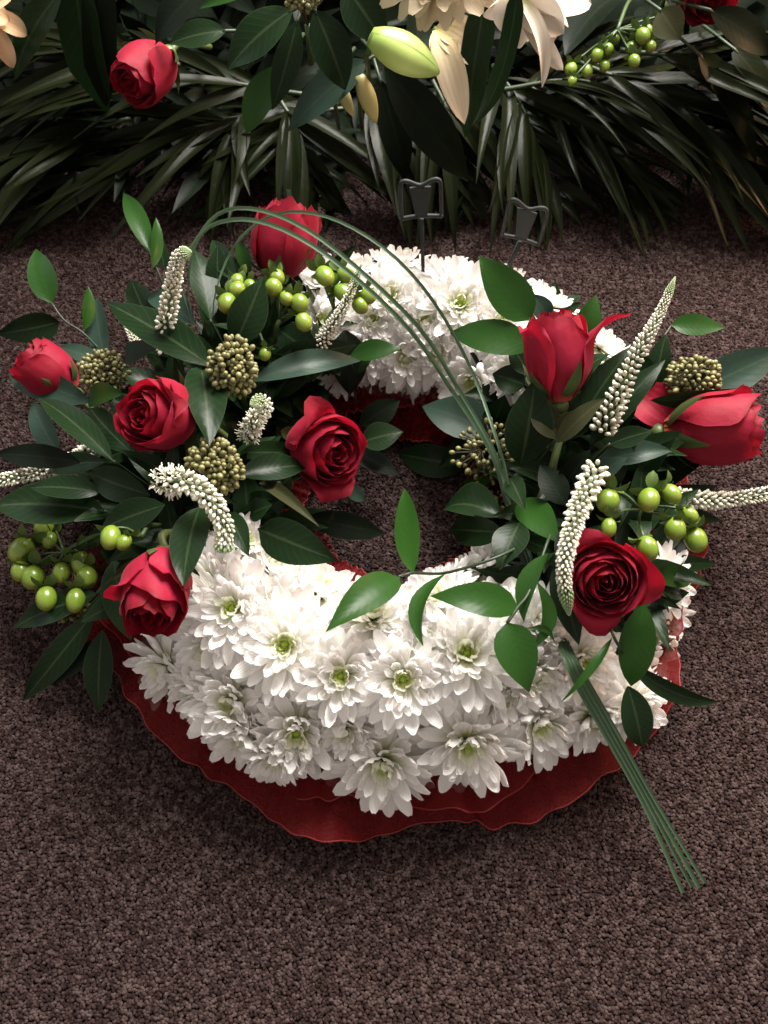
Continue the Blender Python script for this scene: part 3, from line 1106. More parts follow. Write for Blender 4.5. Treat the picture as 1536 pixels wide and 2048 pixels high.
hyper('sprig of about ten lime green berries at the far left, above the shaded skimmia', [(88, 1052, 22), (47, 1098, 27), (42, 1140, 22), (66, 1152, 24), (123, 1142, 20), (163, 1122, 23), (174, 1152, 22), (93, 1192, 22), (152, 1196, 22), (100, 1078, 17)],
      Z(128, 1105, .055), .018, Z(250, 1060, .05))
hyper('pair of lime green berries just above the lower left red rose', [(222, 1070, 23), (250, 1082, 16)], S(282, 1074, .025), .035, S(320, 1050, .0))
hyper('cluster of green berries below the topmost rose, left of the long dark leaf', [(475, 562, 17), (476, 580, 20), (499, 570, 14), (455, 603, 20), (530, 706, 13, .03)], S(490, 622, .02), .045, S(500, 660, .0))
hyper('line of green berries below the topmost rose, right of the long dark leaf', [(553, 553, 18), (547, 574, 20), (598, 605, 20), (606, 640, 18), (572, 595, 16)], S(560, 640, .015), .045, S(550, 690, .0))
hyper('group of green berries around the thin white spike under the grass blades', [(648, 549, 21), (690, 549, 19), (683, 583, 19), (735, 590, 17), (719, 610, 18)], S(668, 620, .012), .045, S(640, 690, .0))
hyper('sprig of big lime green berries on the right, above the lower right rose', [(1216, 1000, 25), (1298, 996, 24), (1340, 985, 20), (1218, 1051, 17), (1350, 1055, 23), (1377, 1028, 18), (1390, 1076, 25), (1293, 1092, 23)],
      S(1283, 1020, .02), .035, S(1180, 960, .0))


# ================================================================== LEAVES
MATS = {'d': M_DARK, 'r': M_RUSC, 'b': M_BLUE, 'o': M_OLIVE, 'k': M_DEEP}


def pt(q):
    if isinstance(q, Vector):
        return q
    px, py, h = q
    if isinstance(h, str):
        return Z(px, py, float(h))
    return S(px, py, h)


def one_leaf(parent, off, b, tp, wpx, m='d', bend=.07, fold=.2, roll=None, shape='leaf', **k):
    b, tp = pt(b), pt(tp)
    wd = w_m(wpx, (b + tp) / 2) * 0.97
    roll = R.uniform(-.35, .35) if roll is None else roll
    g_ = leaf_geo(b, tp, wd, bend=bend, fold=fold, roll=roll, shape=shape, **k)
    return obj('leaf', geo_mesh('leaf', g_, MATS[m], off), parent)


def sprig(label, leaves, stem=None, stem_r=.0011, name='leafy_sprig', group='leafy greenery in the wreath', stem_m=None):
    org = pt(leaves[0][0])
    t = thing(name, label, 'leaf sprig', org, group)
    if stem is None:
        q = Vector((RX + (org.x - RX) * .9, RY + (org.y - RY) * .9, max(.02, org.z - .045)))
        stem = [q, org]
    obj('stem', geo_mesh('stem', tube_geo(spline([pt(s) for s in stem], 16), stem_r, 6), stem_m or M_STEMD, -org), t)
    for lf in leaves:
        kw = lf[4] if len(lf) > 4 and isinstance(lf[4], dict) else {}
        one_leaf(t, -org, lf[0], lf[1], lf[2], lf[3] if len(lf) > 3 else 'd', **kw)
    return t


def skimmia(label, px, py, rw, rh, h, n, leaves=(), group='olive skimmia clusters', loose=1.0, size=1.0, pos=None):
    c = pos or S(px, py, h)
    t = thing('skimmia_sprig', label, 'flower cluster', c, group)
    st = MB()
    rx, rz = w_m(rw, c) / 2, w_m(rh, c) / 2
    root = c + FW * rx * .9 + Vector((0, 0, -.012))
    bl = 0.0018 * size
    sub = [ci(*(R.uniform(-1, 1) for _ in range(2)), R.uniform(.0, .8)) for _ in range(7)]
    nodes = [c + (d * rx * .35) for d in sub]
    for nd in nodes:
        st.add(tube_geo([root, root.lerp(nd, .6) + Vector((R.uniform(-.002, .002),) * 3), nd], .0009, 5))
    for k in range(n):
        f = (k + .5) / n
        zc = 1 - 1.35 * f
        rho = math.sqrt(max(0, 1 - zc * zc))
        a = k * 2.39996
        d = (RT * (rho * math.cos(a) * rx) + UP * (rho * math.sin(a) * rz) - FW * (zc * min(rx, rz) * .85))
        rr_ = R.uniform(.60, 1.06) if loose <= 1 else R.uniform(.35, 1.1)
        p = c + d * rr_
        s = R.uniform(.75, 1.2)
        dn = d.normalized()
        obj('bud', SKB[R.randrange(3)], t, Matrix.Translation(-c) @ z_to(dn, p - dn * bl, R.uniform(0, 6), s * size))
        nd = min(nodes, key=lambda q_: (q_ - p).length)
        st.add(tube_geo([nd, nd.lerp(p, .5) + dn * .001, p - dn * bl], .0004, 4, False))
    obj('stalk_mass', st.mesh('stalk_mass', M_SKST, -c), t, kind='stuff')
    obj('stem', geo_mesh('stem', tube_geo([root, root + Vector((0, 0, -.03))], .0022, 6), M_STEM, -c), t)
    for lf in leaves:
        kw = lf[4] if len(lf) > 4 else {}
        one_leaf(t, -c, lf[0], lf[1], lf[2], lf[3] if len(lf) > 3 else 'd', **kw)
    return t


SKB = [geo_mesh('bud', ball_geo(0.00175, 1.05 + .12 * k, 8, 6), M_SKIM) for k in range(3)]

skimmia('rounded olive skimmia cluster at the upper centre of the left foliage', 466, 735, 98, 118, .05, 190, [
    ((470, 690, .03), (526, 556, .055), 80, 'd', dict(roll=.2)),
    ((505, 762, .02), (722, 722, .03), 58, 'b', dict(fold=.3, roll=-.25, bend=.12)),
    ((540, 720, .015), (712, 690, .03), 62, 'd', dict(roll=.3)),
    ((418, 730, .035), (215, 606, .055), 92, 'd', dict(fold=.22, roll=.35, bend=.03)),
    ((402, 735, .03), (418, 892, .05), 88, 'd', dict(fold=.3, roll=-.25)),
])
skimmia('small olive skimmia cluster between the farthest left rose and the open left rose', 207, 748, 92, 92, .035, 120, [
    ((183, 806, .03), (20, 746, .025), 66, 'b', dict(fold=.32, bend=.1, roll=-.2)),
    ((205, 728, .02), (112, 694, .03), 42, 'b', {}),
    ((212, 722, .02), (195, 596, .04), 54, 'b', dict(roll=-.5)),
    ((178, 798, .04), (248, 788, .045), 54, 'r', dict(fold=.1)),
    ((250, 720, .02), (330, 690, .03), 46, 'b', {}),
])
skimmia('shadowy olive skimmia cluster left of the deep red middle rose', 428, 935, 110, 110, .035, 190, [
    ((478, 952, .025), (618, 932, .045), 66, 'd', dict(fold=.3, roll=-.3)),
    ((480, 905, .02), (600, 905, .03), 50, 'd', {}),
    ((520, 965, .015), (622, 1028, .05), 30, 'o', dict(droop=.15, fold=.6)),
    ((400, 1015, .03), (366, 1172, .05), 86, 'd', dict(roll=.3)),
    ((455, 1025, .02), (498, 1112, .03), 50, 'd', {}),
])
skimmia('loose open olive skimmia cluster under the grass blades on the right', 975, 905, 135, 120, .03, 120, [
    ((932, 932, .02), (793, 906, .03), 70, 'd', dict(fold=.25, roll=-.3, bend=.1)),
    ((990, 868, .02), (845, 812, .03), 96, 'b', dict(roll=.2)),
    ((1040, 930, .03), (1070, 758, .055), 104, 'd', dict(fold=.2, roll=.25)),
    ((985, 850, .01), (1010, 790, .02), 60, 'd', {}),
], loose=2)
skimmia('few loose olive skimmia buds hanging below the open cluster under the grass', 985, 1005, 60, 56, .02, 26, loose=2)
skimmia('olive skimmia cluster on the right above the rightmost rose', 1385, 752, 112, 82, .03, 120, [
    ((1350, 800, '.08'), (1570, 698, '.09'), 84, 'b', dict(fold=.25, roll=.2)),
    ((1300, 800, '.09'), (1478, 776, '.1'), 44, 'd', dict(roll=.9)),
    ((1310, 775, '.08'), (1332, 668, '.1'), 50, 'd', {}),
    ((1295, 790, '.08'), (1262, 690, '.1'), 64, 'd', {}),
    ((1240, 800, '.08'), (1180, 735, '.09'), 60, 'd', {}),
], pos=Z(1385, 755, .095))
skimmia('tiny olive skimmia cluster at the far left edge of the foliage', 72, 1000, 62, 44, .02, 40, pos=Z(72, 1000, .06))
skimmia('shaded skimmia cluster hanging below the left berries', 122, 1212, 100, 60, .02, 70, pos=Z(122, 1212, .035))

sprig('trailing ruscus sprig at the upper left with one bright upright leaf over the carpet', [
    ((103, 606, '.07'), (72, 498, '.075'), 58, 'r', dict(fold=.25, roll=-.2, shape='ovate')),
    ((120, 644, '.06'), (-8, 668, '.06'), 62, 'd', dict(roll=-.5, shape='ovate')),
    ((168, 660, '.06'), (176, 572, '.07'), 34, 'r', dict(roll=.8)),
], [Z(200, 700, .05), Z(165, 665, .06), Z(128, 640, .065), Z(103, 606, .07)], .0008)
sprig('ruscus leaf pair sticking up over the carpet behind the upright white spike', [
    ((300, 505, '.09'), (248, 386, '.09'), 44, 'r', dict(fold=.3)),
    ((305, 535, '.09'), (312, 436, '.10'), 32, 'r', dict(roll=.7)),
    ((330, 540, '.08'), (316, 470, '.09'), 30, 'd', {}),
], [S(345, 640, .01), Z(322, 560, .08), Z(300, 505, .09)], .001)
sprig('green leaf tip lying over the white far blooms, right of the grey green leaf', [((700, 712, .02), (802, 698, .03), 50, 'r', dict(roll=-.3)), ((690, 740, .01), (750, 690, .015), 60, 'd', {})])
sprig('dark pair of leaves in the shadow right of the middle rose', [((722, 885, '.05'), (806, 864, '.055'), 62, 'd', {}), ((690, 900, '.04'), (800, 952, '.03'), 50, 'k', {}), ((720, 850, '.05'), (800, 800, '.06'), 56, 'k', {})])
sprig('small pointed leaf poking out below the middle rose', [((690, 968, '.06'), (732, 1004, '.05'), 32, 'b', {})])
sprig('big dark green leaf tip overhanging the white blooms at the inner left edge', [((518, 1058, .03), (676, 1122, .035), 88, 'd', dict(fold=.15, roll=.25, shape='ovate')), ((500, 1030, .01), (545, 1010, .03), 50, 'd', {})])
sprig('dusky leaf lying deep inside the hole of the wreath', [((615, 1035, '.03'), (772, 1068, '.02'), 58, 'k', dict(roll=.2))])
sprig('trailing ruscus with two leaves on a thin stem across the inner front edge', [
    ((826, 1146, .020), (810, 978, .035), 58, 'r', dict(fold=.12, roll=-.45, bend=.03)),
    ((796, 1154, .028), (652, 1264, .034), 76, 'r', dict(fold=.25, roll=.2, shape='ovate', bend=.1)),
    ((893, 1146, .024), (846, 1292, .030), 46, 'r', dict(fold=.4, roll=.7, side_bend=.14)),
], [S(1045, 1090, .02), S(985, 1118, .03), S(890, 1146, .024), S(826, 1146, .020), S(796, 1154, .020)], .0010)
sprig('ruscus sprig with a long horizontal leaf and a heart shaped leaf over white blooms', [
    ((1036, 1214, .026), (862, 1192, .032), 72, 'r', dict(fold=.15, roll=.15, bend=.12, shape='ovate')),
    ((1014, 1246, .026), (1058, 1384, .032), 86, 'r', dict(fold=.18, roll=.0, shape='ovate', bend=.08)),
    ((1092, 1108, .03), (1048, 1245, .02), 46, 'r', dict(roll=.4, side_bend=.1)),
    ((1075, 1165, .03), (1062, 1300, .026), 38, 'r', dict(roll=-.5, side_bend=-.2)),
    ((1056, 1258, .026), (1110, 1288, .026), 14, 'r', dict(side_bend=-.25)),
], [S(1100, 1070, .02), S(1060, 1180, .025), S(1036, 1214, .026), S(1014, 1246, .026)], .001)
sprig('curled glossy leaves at the right of the hole beneath the grass blades', [
    ((988, 958, .02), (914, 992, .03), 34, 'r', dict(roll=.2)),
    ((1005, 1035, .02), (884, 1022, .03), 88, 'd', dict(fold=.5, roll=.5, bend=.18)),
    ((1010, 1065, .02), (900, 1058, .02), 66, 'd', dict(fold=.2, roll=-.3)),
    ((1040, 1000, .02), (1118, 1084, .02), 72, 'r', dict(fold=.15)),
    ((1040, 1045, .025), (1000, 1140, .02), 76, 'd', dict(roll=.3)),
    ((1020, 955, .03), (1050, 1020, .035), 44, 'd', {}),
])
sprig('leaf pointing up over the white far blooms, behind the upright right rose', [((1062, 640, .035), (958, 512, .05), 84, 'r', dict(fold=.12, roll=-.2, shape='ovate', bend=.05)), ((1100, 640, .02), (1064, 588, .03), 44, 'b', {}), ((1155, 690, .03), (1192, 590, .05), 54, 'r', {})])
sprig('broad leaf lying left across the white blooms beside the upright right rose', [((1068, 694, .03), (900, 666, .03), 78, 'r', dict(fold=.1, roll=.1, bend=.1)), ((1050, 770, .02), (985, 748, .03), 64, 'd', {}), ((1060, 750, .02), (1020, 690, .025), 50, 'd', {})])
sprig('olive backed leaves at the stem of the upright right rose', [((1112, 878, .03), (1062, 800, .045), 62, 'o', dict(roll=.2)), ((1115, 885, .03), (1212, 795, .045), 48, 'o', dict(roll=-.4)), ((1110, 868, .03), (1150, 820, .04), 30, 'o', {})])
sprig('grey green leaves in front of the stem of the rightmost rose', [((1220, 888, .03), (1305, 862, .045), 46, 'd', {}), ((1195, 925, .02), (1345, 902, .035), 52, 'b', dict(fold=.4, bend=.15)), ((1170, 960, .02), (1255, 915, .035), 44, 'b', {})])
sprig('single bright ruscus leaf over the carpet right of the longest white spike', [((1343, 650, '.09'), (1450, 656, '.09'), 46, 'r', dict(fold=.15, roll=-.1, shape='ovate'))], [Z(1300, 740, .08), Z(1318, 690, .09), Z(1343, 650, .09)], .0007)
sprig('trailing ruscus at the lower right with two rounded leaves and a curling tendril tip', [
    ((1288, 1206, .036), (1262, 1372, '.085'), 74, 'r', dict(fold=.1, roll=.1, shape='x', bend=.06)),
    ((1256, 1372, '.10'), (1284, 1494, '.075'), 70, 'd', dict(fold=.1, shape='x', bend=.05)),
    ((1258, 1326, '.085'), (1438, 1404, '.06'), 40, 'd', dict(fold=.3, side_bend=.07, roll=.4)),
    ((1224, 1276, .03), (1122, 1404, .028), 26, 'r', dict(roll=.8, side_bend=-.16, fold=.5)),
    ((1226, 1246, .02), (1248, 1262, .02), 20, 'd', {}),
], [S(1216, 1225, .015), S(1226, 1270, .034), Z(1256, 1320, .088)], .001)
sprig('two toothed green leaves beside the right tip of the lower right rose', [((1290, 1150, .02), (1384, 1160, '.05'), 46, 'r', {}), ((1285, 1170, .02), (1365, 1196, '.05'), 44, 'd', {}), ((1230, 1205, .02), (1302, 1206, .02), 30, 'd', {}), ((1215, 1225, .02), (1246, 1264, .015), 34, 'd', {})])
sprig('spray of long dark leaves reaching down over the carpet at the lower left', [
    ((196, 1188, '.05'), (26, 1256, '.03'), 66, 'd', dict(roll=.3)),
    ((188, 1225, '.045'), (46, 1402, '.012'), 60, 'd', dict(roll=-.2)),
    ((205, 1260, '.04'), (198, 1425, '.012'), 62, 'd', dict(roll=.2)),
    ((228, 1120, '.07'), (262, 1280, '.06'), 74, 'd', dict(roll=.3)),
    ((200, 1280, '.03'), (105, 1370, '.02'), 44, 'k', {}),
], [S(290, 1090, .0), Z(220, 1160, .06), Z(196, 1188, .05)], .0018)
sprig('large dark leaves at the left edge under the white spike', [
    ((208, 1022, '.08'), (-14, 1012, '.07'), 104, 'd', dict(roll=.3)),
    ((200, 985, '.09'), (60, 975, '.09'), 60, 'd', {}),
    ((300, 990, .02), (180, 945, .03), 70, 'd', dict(roll=-.4)),
    ((160, 925, '.08'), (-10, 908, '.07'), 54, 'k', {}),
    ((330, 1010, .02), (200, 1060, .03), 70, 'd', {}),
])
sprig('long dark leaves with one silvery blade below the farthest left rose', [
    ((226, 922, .03), (76, 796, '.09'), 58, 'd', dict(fold=.3, roll=.3)),
    ((118, 908, '.07'), (66, 802, '.07'), 56, 'b', dict(roll=-.5)),
    ((262, 905, .02), (180, 815, .03), 60, 'd', {}),
    ((210, 925, .02), (90, 940, .03), 50, 'd', {}),
])
sprig('upright dark leaves behind the upright white spike and the topmost rose', [
    ((420, 640, .02), (388, 498, .05), 64, 'd', dict(roll=.4)),
    ((440, 600, .02), (436, 490, .05), 50, 'd', {}),
    ((300, 650, .02), (262, 560, .04), 54, 'd', {}),
    ((390, 650, .02), (300, 590, .03), 60, 'b', {}),
    ((470, 560, .03), (425, 480, .05), 44, 'd', {}),
    ((500, 545, .03), (476, 480, .05), 30, 'r', {}),
    ((560, 660, .01), (640, 720, .03), 80, 'd', {}),
    ((690, 660, .01), (700, 790, .02), 80, 'k', {}),
])
sprig('dark leaves fanned between the upright right rose and the longest white spike', [
    ((1150, 860, .02), (1268, 690, .045), 64, 'd', dict(roll=-.3)),
    ((1140, 880, .015), (1200, 760, .03), 60, 'd', {}),
    ((1180, 890, .01), (1330, 720, .045), 58, 'd', {}),
    ((1120, 980, .015), (1180, 900, .03), 56, 'k', {}),
    ((1130, 1010, .015), (1080, 930, .03), 60, 'k', {}),
    ((1112, 1130, .02), (1158, 1290, .022), 60, 'd', dict(roll=.1)),
    ((1150, 1050, .015), (1120, 1150, .025), 60, 'k', {}),
])


def leaf_mass(name, label, spots, m, wmin, wmax, lmin, lmax):
    mb = MB()
    for (c, d) in spots:
        l = R.uniform(lmin, lmax)
        mb.add(leaf_geo(c, c + d * l, R.uniform(wmin, wmax) * (.55 if name == 'spray_greenery' and c.z < .03 else 1), up=Vector((R.uniform(-.6, .6), R.uniform(-.6, .4), 1)), bend=R.uniform(-.05, .2), fold=.25, roll=R.uniform(-.5, .5), nu=7, nv=5))
    o_ = obj(name, mb.mesh(name, m), kind='stuff')
    o_['label'] = label
    o_['category'] = 'foliage'
    return o_


spots = []
for (t0, t1, n) in ((112, 206, 250), (-38, 52, 190)):
    for _ in range(n):
        th = rad(R.uniform(t0, t1))
        a = R.uniform(0.15, 2.9)
        r = RR + (RA - .012) * math.cos(a)
        c = Vector((RX + r * math.cos(th), RY + r * math.sin(th), RZ + (RB - .022) * math.sin(a)))
        n_ = ring_n(c)
        d = (n_ * .55 + Vector((R.uniform(-1, 1), R.uniform(-1, 1), R.uniform(-.4, .5)))).normalized()
        spots.append((c, d))
for (t0, t1, n) in ((122, 190, 70), (2, 42, 38)):
    for _ in range(n):
        th = rad(R.uniform(t0, t1))
        r = RR + RA * R.uniform(.35, .75)
        c = Vector((RX + r * math.cos(th), RY + r * math.sin(th), R.uniform(.015, .05)))
        a2 = th + R.uniform(-.7, .7)
        spots.append((c, Vector((math.cos(a2), math.sin(a2), R.uniform(-.3, .15))).normalized()))
leaf_mass('packed_greenery', 'dark leaves packed tightly between the roses on both sides of the wreath', spots, M_DARK, .012, .022, .032, .060)

# ================================================================== GRASS BLADES
gt = thing('grass_bundle', 'long grass blades arching over the wreath, cut ends on the carpet lower right', 'grass', Z(1400, 1770, .008))
GO = -Vector(gt.location)


def blade(px, wd, n=60):
    pts_ = spline([pt(q_) for q_ in px], n)
    vs, al, ac = [], [], []
    for i, p in enumerate(pts_):
        d = (pts_[min(i + 1, n - 1)] - pts_[max(i - 1, 0)]).normalized()
        s = d.cross((CAM - p).normalized() + Vector((0, 0, .4))).normalized()
        nn = s.cross(d)
        t = i / (n - 1)
        hw = wd / 2 * min(1, (1 - t) * 7 + .06)
        for j in range(5):
            u_ = -1 + j / 2
            vs.append(p + s * (u_ * hw) + nn * (abs(u_) * hw * .35))
            al.append(t)
            ac.append(u_ * .9)
    obj('blade', geo_mesh('blade', (vs, grid_faces(n, 5), al, ac), M_GRASS, GO), gt)


for k, (ex, ey, dx, dy, wd) in enumerate([(1366, 1786, -11, 7, .0027), (1384, 1774, -4, 2, .0024), (1398, 1776, 3, -3, .0026), (1410, 1766, 9, -6, .0026)]):
    zf = 0.010 + .0016 * k
    top = [(985 + dx * .5, 900, .047), (905 + dx * .7, 765 + dy, .075), (840 + dx, 665 + dy, '.175'), (735 + dx, 560 + dy, '.20'), (620 + dx, 470 + dy * 1.6, '.21'), (520 + dx, 427 + dy * 2, '.205'), (440 + dx, 432 + dy * 2.4, '.185'), (392 + dx * .6, 485 + dy, '.155'), (374 + dx, 560, .045), (385, 650, .02)]
    if k == 3:
        top = [(1000, 900, .065), (945, 745, .08), (875, 615, '.18'), (790, 515, '.205'), (690, 448, '.21'), (600, 424, '.20'), (525, 440, '.18'), (465, 498, '.15'), (430, 590, .045), (425, 680, .02)]
        wd = .0020
    blade([(ex, ey, '%.3f' % zf), (1300 + dx, 1605 + dy, '%.3f' % (.035 + .001 * k)), (1225 + dx, 1470 + dy, '%.3f' % (.06 + .001 * k)), (1165 + dx, 1365 + dy, .024), (1142 + dx, 1318, .022), (1108 + dx, 1245, -.010), (1055 + dx, 1120, -.004), (1018 + dx * .6, 1000, .024)] + (top if k != 1 else [(1000, 930, .02)]), wd)

# ================================================================== CARD HOLDERS
def pick(label, foot, head, base):
    # head: four picture corners (top left, top right, bottom right, bottom left) on an upright plane through the foot
    y0 = base.y
    t = thing('card_holder', label, 'card holder', base, 'grey plastic card holders')
    off = -base
    C = [Y(*c, y0) for c in head]
    top_mid = (C[0] + C[1]) / 2
    bot_mid = (C[2] + C[3]) / 2
    dn = (bot_mid - top_mid) * .05
    loop = [C[3], C[0].lerp(C[3], .5), C[0].lerp(C[3], .12), C[0].lerp(C[1], .06) , C[0].lerp(C[1], .2), C[0].lerp(C[1], .5) + dn * 2.4, C[0].lerp(C[1], .8), C[0].lerp(C[1], .94), C[1].lerp(C[2], .12), C[1].lerp(C[2], .5), C[2]]
    fr = MB()
    fr.add(tube_geo(spline(loop, 50), w_m(3.9, base), 8))
    fr.add(tube_geo(spline([C[3], bot_mid - dn * .8, C[2]], 14), w_m(4.0, base), 8))
    obj('frame', fr.mesh('frame', M_PICK, off), t)
    nrm = (C[1] - C[0]).cross(C[3] - C[0]).normalized() * .0009
    a, b_, c, d = C[0].lerp(C[1], .22) + dn * 3.2, C[0].lerp(C[1], .76) + dn * 3.2, C[3].lerp(C[2], .64), C[3].lerp(C[2], .36)
    vs = [a - nrm, b_ - nrm, c - nrm, d - nrm, a + nrm, b_ + nrm, c + nrm, d + nrm]
    fs = [(0, 1, 2, 3), (7, 6, 5, 4), (0, 4, 5, 1), (1, 5, 6, 2), (2, 6, 7, 3), (3, 7, 4, 0)]
    cl = obj('clip_plate', mesh('clip_plate', shift(vs, off), fs, M_PICK, False), t)
    bv = cl.modifiers.new('edge', 'BEVEL')
    bv.width = .0006
    bv.segments = 2
    ft = Y(*foot, y0)
    st = [bot_mid + dn * 1.0, bot_mid.lerp(ft, .5), ft, ft + (ft - bot_mid).normalized() * .05]
    obj('stem', geo_mesh('stem', tube_geo(st, [w_m(6, base), w_m(5.2, base), w_m(5, base), w_m(4, base)], 4), M_PICK, off), t)


pick('grey plastic card holder standing upright in the white far blooms', (847, 562), [(800, 364), (881, 359), (883, 432), (803, 437)], S(847, 556, .0))
pick('grey plastic card holder leaning right, behind the right end of the white far blooms', (1008, 552), [(1020, 398), (1096, 420), (1078, 490), (1004, 470)], S(1006, 556, .0) + Vector((0, .02, 0)))


# ================================================================== THE LARGE SPRAY BEHIND
vs, fs = [], []
nx, ny = 40, 14
for i in range(nx):
    for j in range(ny):
        x = -0.75 + 1.5 * i / (nx - 1)
        y = 0.50 + 0.46 * j / (ny - 1)
        z = (0.13 + .20 * max(0, min(1, (.45 - x) / .5))) * math.sin(min(1, j / 11) * math.pi / 2) ** 1.3 + R.uniform(-.008, .008)
        vs.append((x, y, max(.006, z)))
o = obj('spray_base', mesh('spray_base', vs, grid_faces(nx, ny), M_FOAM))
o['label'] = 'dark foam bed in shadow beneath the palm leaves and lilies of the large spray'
o['category'] = 'flower spray base'

spots = []
for _ in range(700):
    x = R.uniform(-.62, .66)
    y = R.uniform(.44, .95)
    z = R.uniform(.01, .14) * min(1, (y - .40) / .14) + max(0, y - .62) * .9 * max(0, min(1, (.45 - x) / .5))
    d = Vector((R.uniform(-1, 1), R.uniform(-1.2, .2), R.uniform(-.3, .5))).normalized()
    spots.append((Vector((x, y, max(.012, z))), d))
for _ in range(420):
    x = R.uniform(-.60, .64)
    y = R.uniform(.375 + .03 * math.sin(x * 9), .52)
    spots.append((Vector((x, y, R.uniform(.008, .03))), Vector((R.uniform(-1, 1) + x * .8, R.uniform(-1.0, .1), R.uniform(-.06, .10))).normalized()))
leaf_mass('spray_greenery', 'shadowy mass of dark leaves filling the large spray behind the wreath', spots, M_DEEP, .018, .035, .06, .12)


def frond(label, A, B, n, lmax, ang, w=.010, droop=.25, sides=(1, -1), roll=0.0, arch=.02, start=.12):
    A, B = pt(A), pt(B)
    t = thing('palm_frond', label, 'palm frond', A, 'palm fronds under the large spray')
    mid = (A + B) / 2 + Vector((0, 0, arch))
    rc = spline([A, mid, B], 30)
    obj('rachis', geo_mesh('rachis', tube_geo(rc, [.0022 - .0016 * i / 29 for i in range(30)], 6), M_STEMD, -A), t)
    for sd in sides:
        for k in range(n):
            f = start + (1 - start) * (k + R.uniform(.2, .8)) / n
            i = min(int(f * 29), 28)
            c = rc[i].lerp(rc[i + 1], f * 29 - i)
            d = (rc[i + 1] - rc[i]).normalized()
            s = d.cross(Vector((0, 0, 1))).normalized()
            n_ = s.cross(d)
            s = (s * math.cos(roll) + n_ * math.sin(roll)).normalized()
            a = rad(.80 * ang * (1 - .45 * f) + R.uniform(-13, 13))
            dd = (d * math.cos(a) + s * sd * math.sin(a) + Vector((0, 0, R.uniform(-.12, .10)))).normalized()
            ln = 1.22 * lmax * (.55 + .45 * math.sin(math.pi * min(1, f * .9 + .12))) * R.uniform(.85, 1.12)
            tip = c + dd * ln
            tip.z = max(.007, tip.z - droop * ln * R.uniform(.2, .9))
            g_ = leaf_geo(c, tip, w * R.uniform(.85, 1.4), up=Vector((R.uniform(-.35, .35), R.uniform(-.5, .2), 1)), bend=R.uniform(.02, .10), fold=R.uniform(.15, .6), shape='palm', roll=R.uniform(-.5, .5), nu=10, nv=5, wav=.05, side_bend=R.uniform(-.04, .04))
            g_ = ([Vector((v.x, v.y, max(.0045, v.z))) for v in g_[0]], *g_[1:])
            obj('leaflet', geo_mesh('leaflet', g_, M_PALM, -A), t)
    return t


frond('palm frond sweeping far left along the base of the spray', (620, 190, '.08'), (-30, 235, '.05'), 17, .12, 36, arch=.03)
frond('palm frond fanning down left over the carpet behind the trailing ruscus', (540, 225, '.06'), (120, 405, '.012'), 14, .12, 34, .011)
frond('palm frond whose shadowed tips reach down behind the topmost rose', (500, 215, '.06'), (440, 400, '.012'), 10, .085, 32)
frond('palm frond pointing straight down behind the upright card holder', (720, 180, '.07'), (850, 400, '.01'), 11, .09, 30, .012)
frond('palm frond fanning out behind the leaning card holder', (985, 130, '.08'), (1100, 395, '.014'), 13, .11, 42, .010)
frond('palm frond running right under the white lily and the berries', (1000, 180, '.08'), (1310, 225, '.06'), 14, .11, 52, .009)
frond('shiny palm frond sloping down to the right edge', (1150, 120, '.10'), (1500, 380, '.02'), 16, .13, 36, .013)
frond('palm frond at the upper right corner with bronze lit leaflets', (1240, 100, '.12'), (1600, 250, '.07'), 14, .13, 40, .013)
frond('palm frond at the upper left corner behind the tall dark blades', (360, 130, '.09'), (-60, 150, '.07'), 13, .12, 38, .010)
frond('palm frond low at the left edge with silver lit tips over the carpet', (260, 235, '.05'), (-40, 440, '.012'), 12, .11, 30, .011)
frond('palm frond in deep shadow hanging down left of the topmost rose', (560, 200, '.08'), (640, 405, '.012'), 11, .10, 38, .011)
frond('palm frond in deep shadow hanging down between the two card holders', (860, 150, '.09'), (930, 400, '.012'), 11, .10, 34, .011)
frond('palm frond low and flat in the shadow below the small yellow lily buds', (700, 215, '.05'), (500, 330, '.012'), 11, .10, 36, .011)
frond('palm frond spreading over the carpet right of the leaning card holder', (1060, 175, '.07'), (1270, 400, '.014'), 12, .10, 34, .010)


def blade_thing(label, b, tp, wpx, m=M_DARK, cat='leaf', name='broad_leaf', group='broad leaves in the large spray', **k):
    b, tp = pt(b), pt(tp)
    t = thing(name, label, cat, b, group)
    wd = w_m(wpx, (b + tp) / 2) * 1.1
    obj('leaf_blade', geo_mesh('leaf_blade', leaf_geo(b, tp, wd, roll=k.pop('roll', R.uniform(-.3, .3)), nu=14, **k), m, -b), t)
    st = b + (b - tp).normalized() * .03 + Vector((0, .02, -.02))
    obj('leaf_stalk', geo_mesh('leaf_stalk', tube_geo([b + (tp - b) * .05, b, st], .0014, 5), M_STEMD, -b), t)


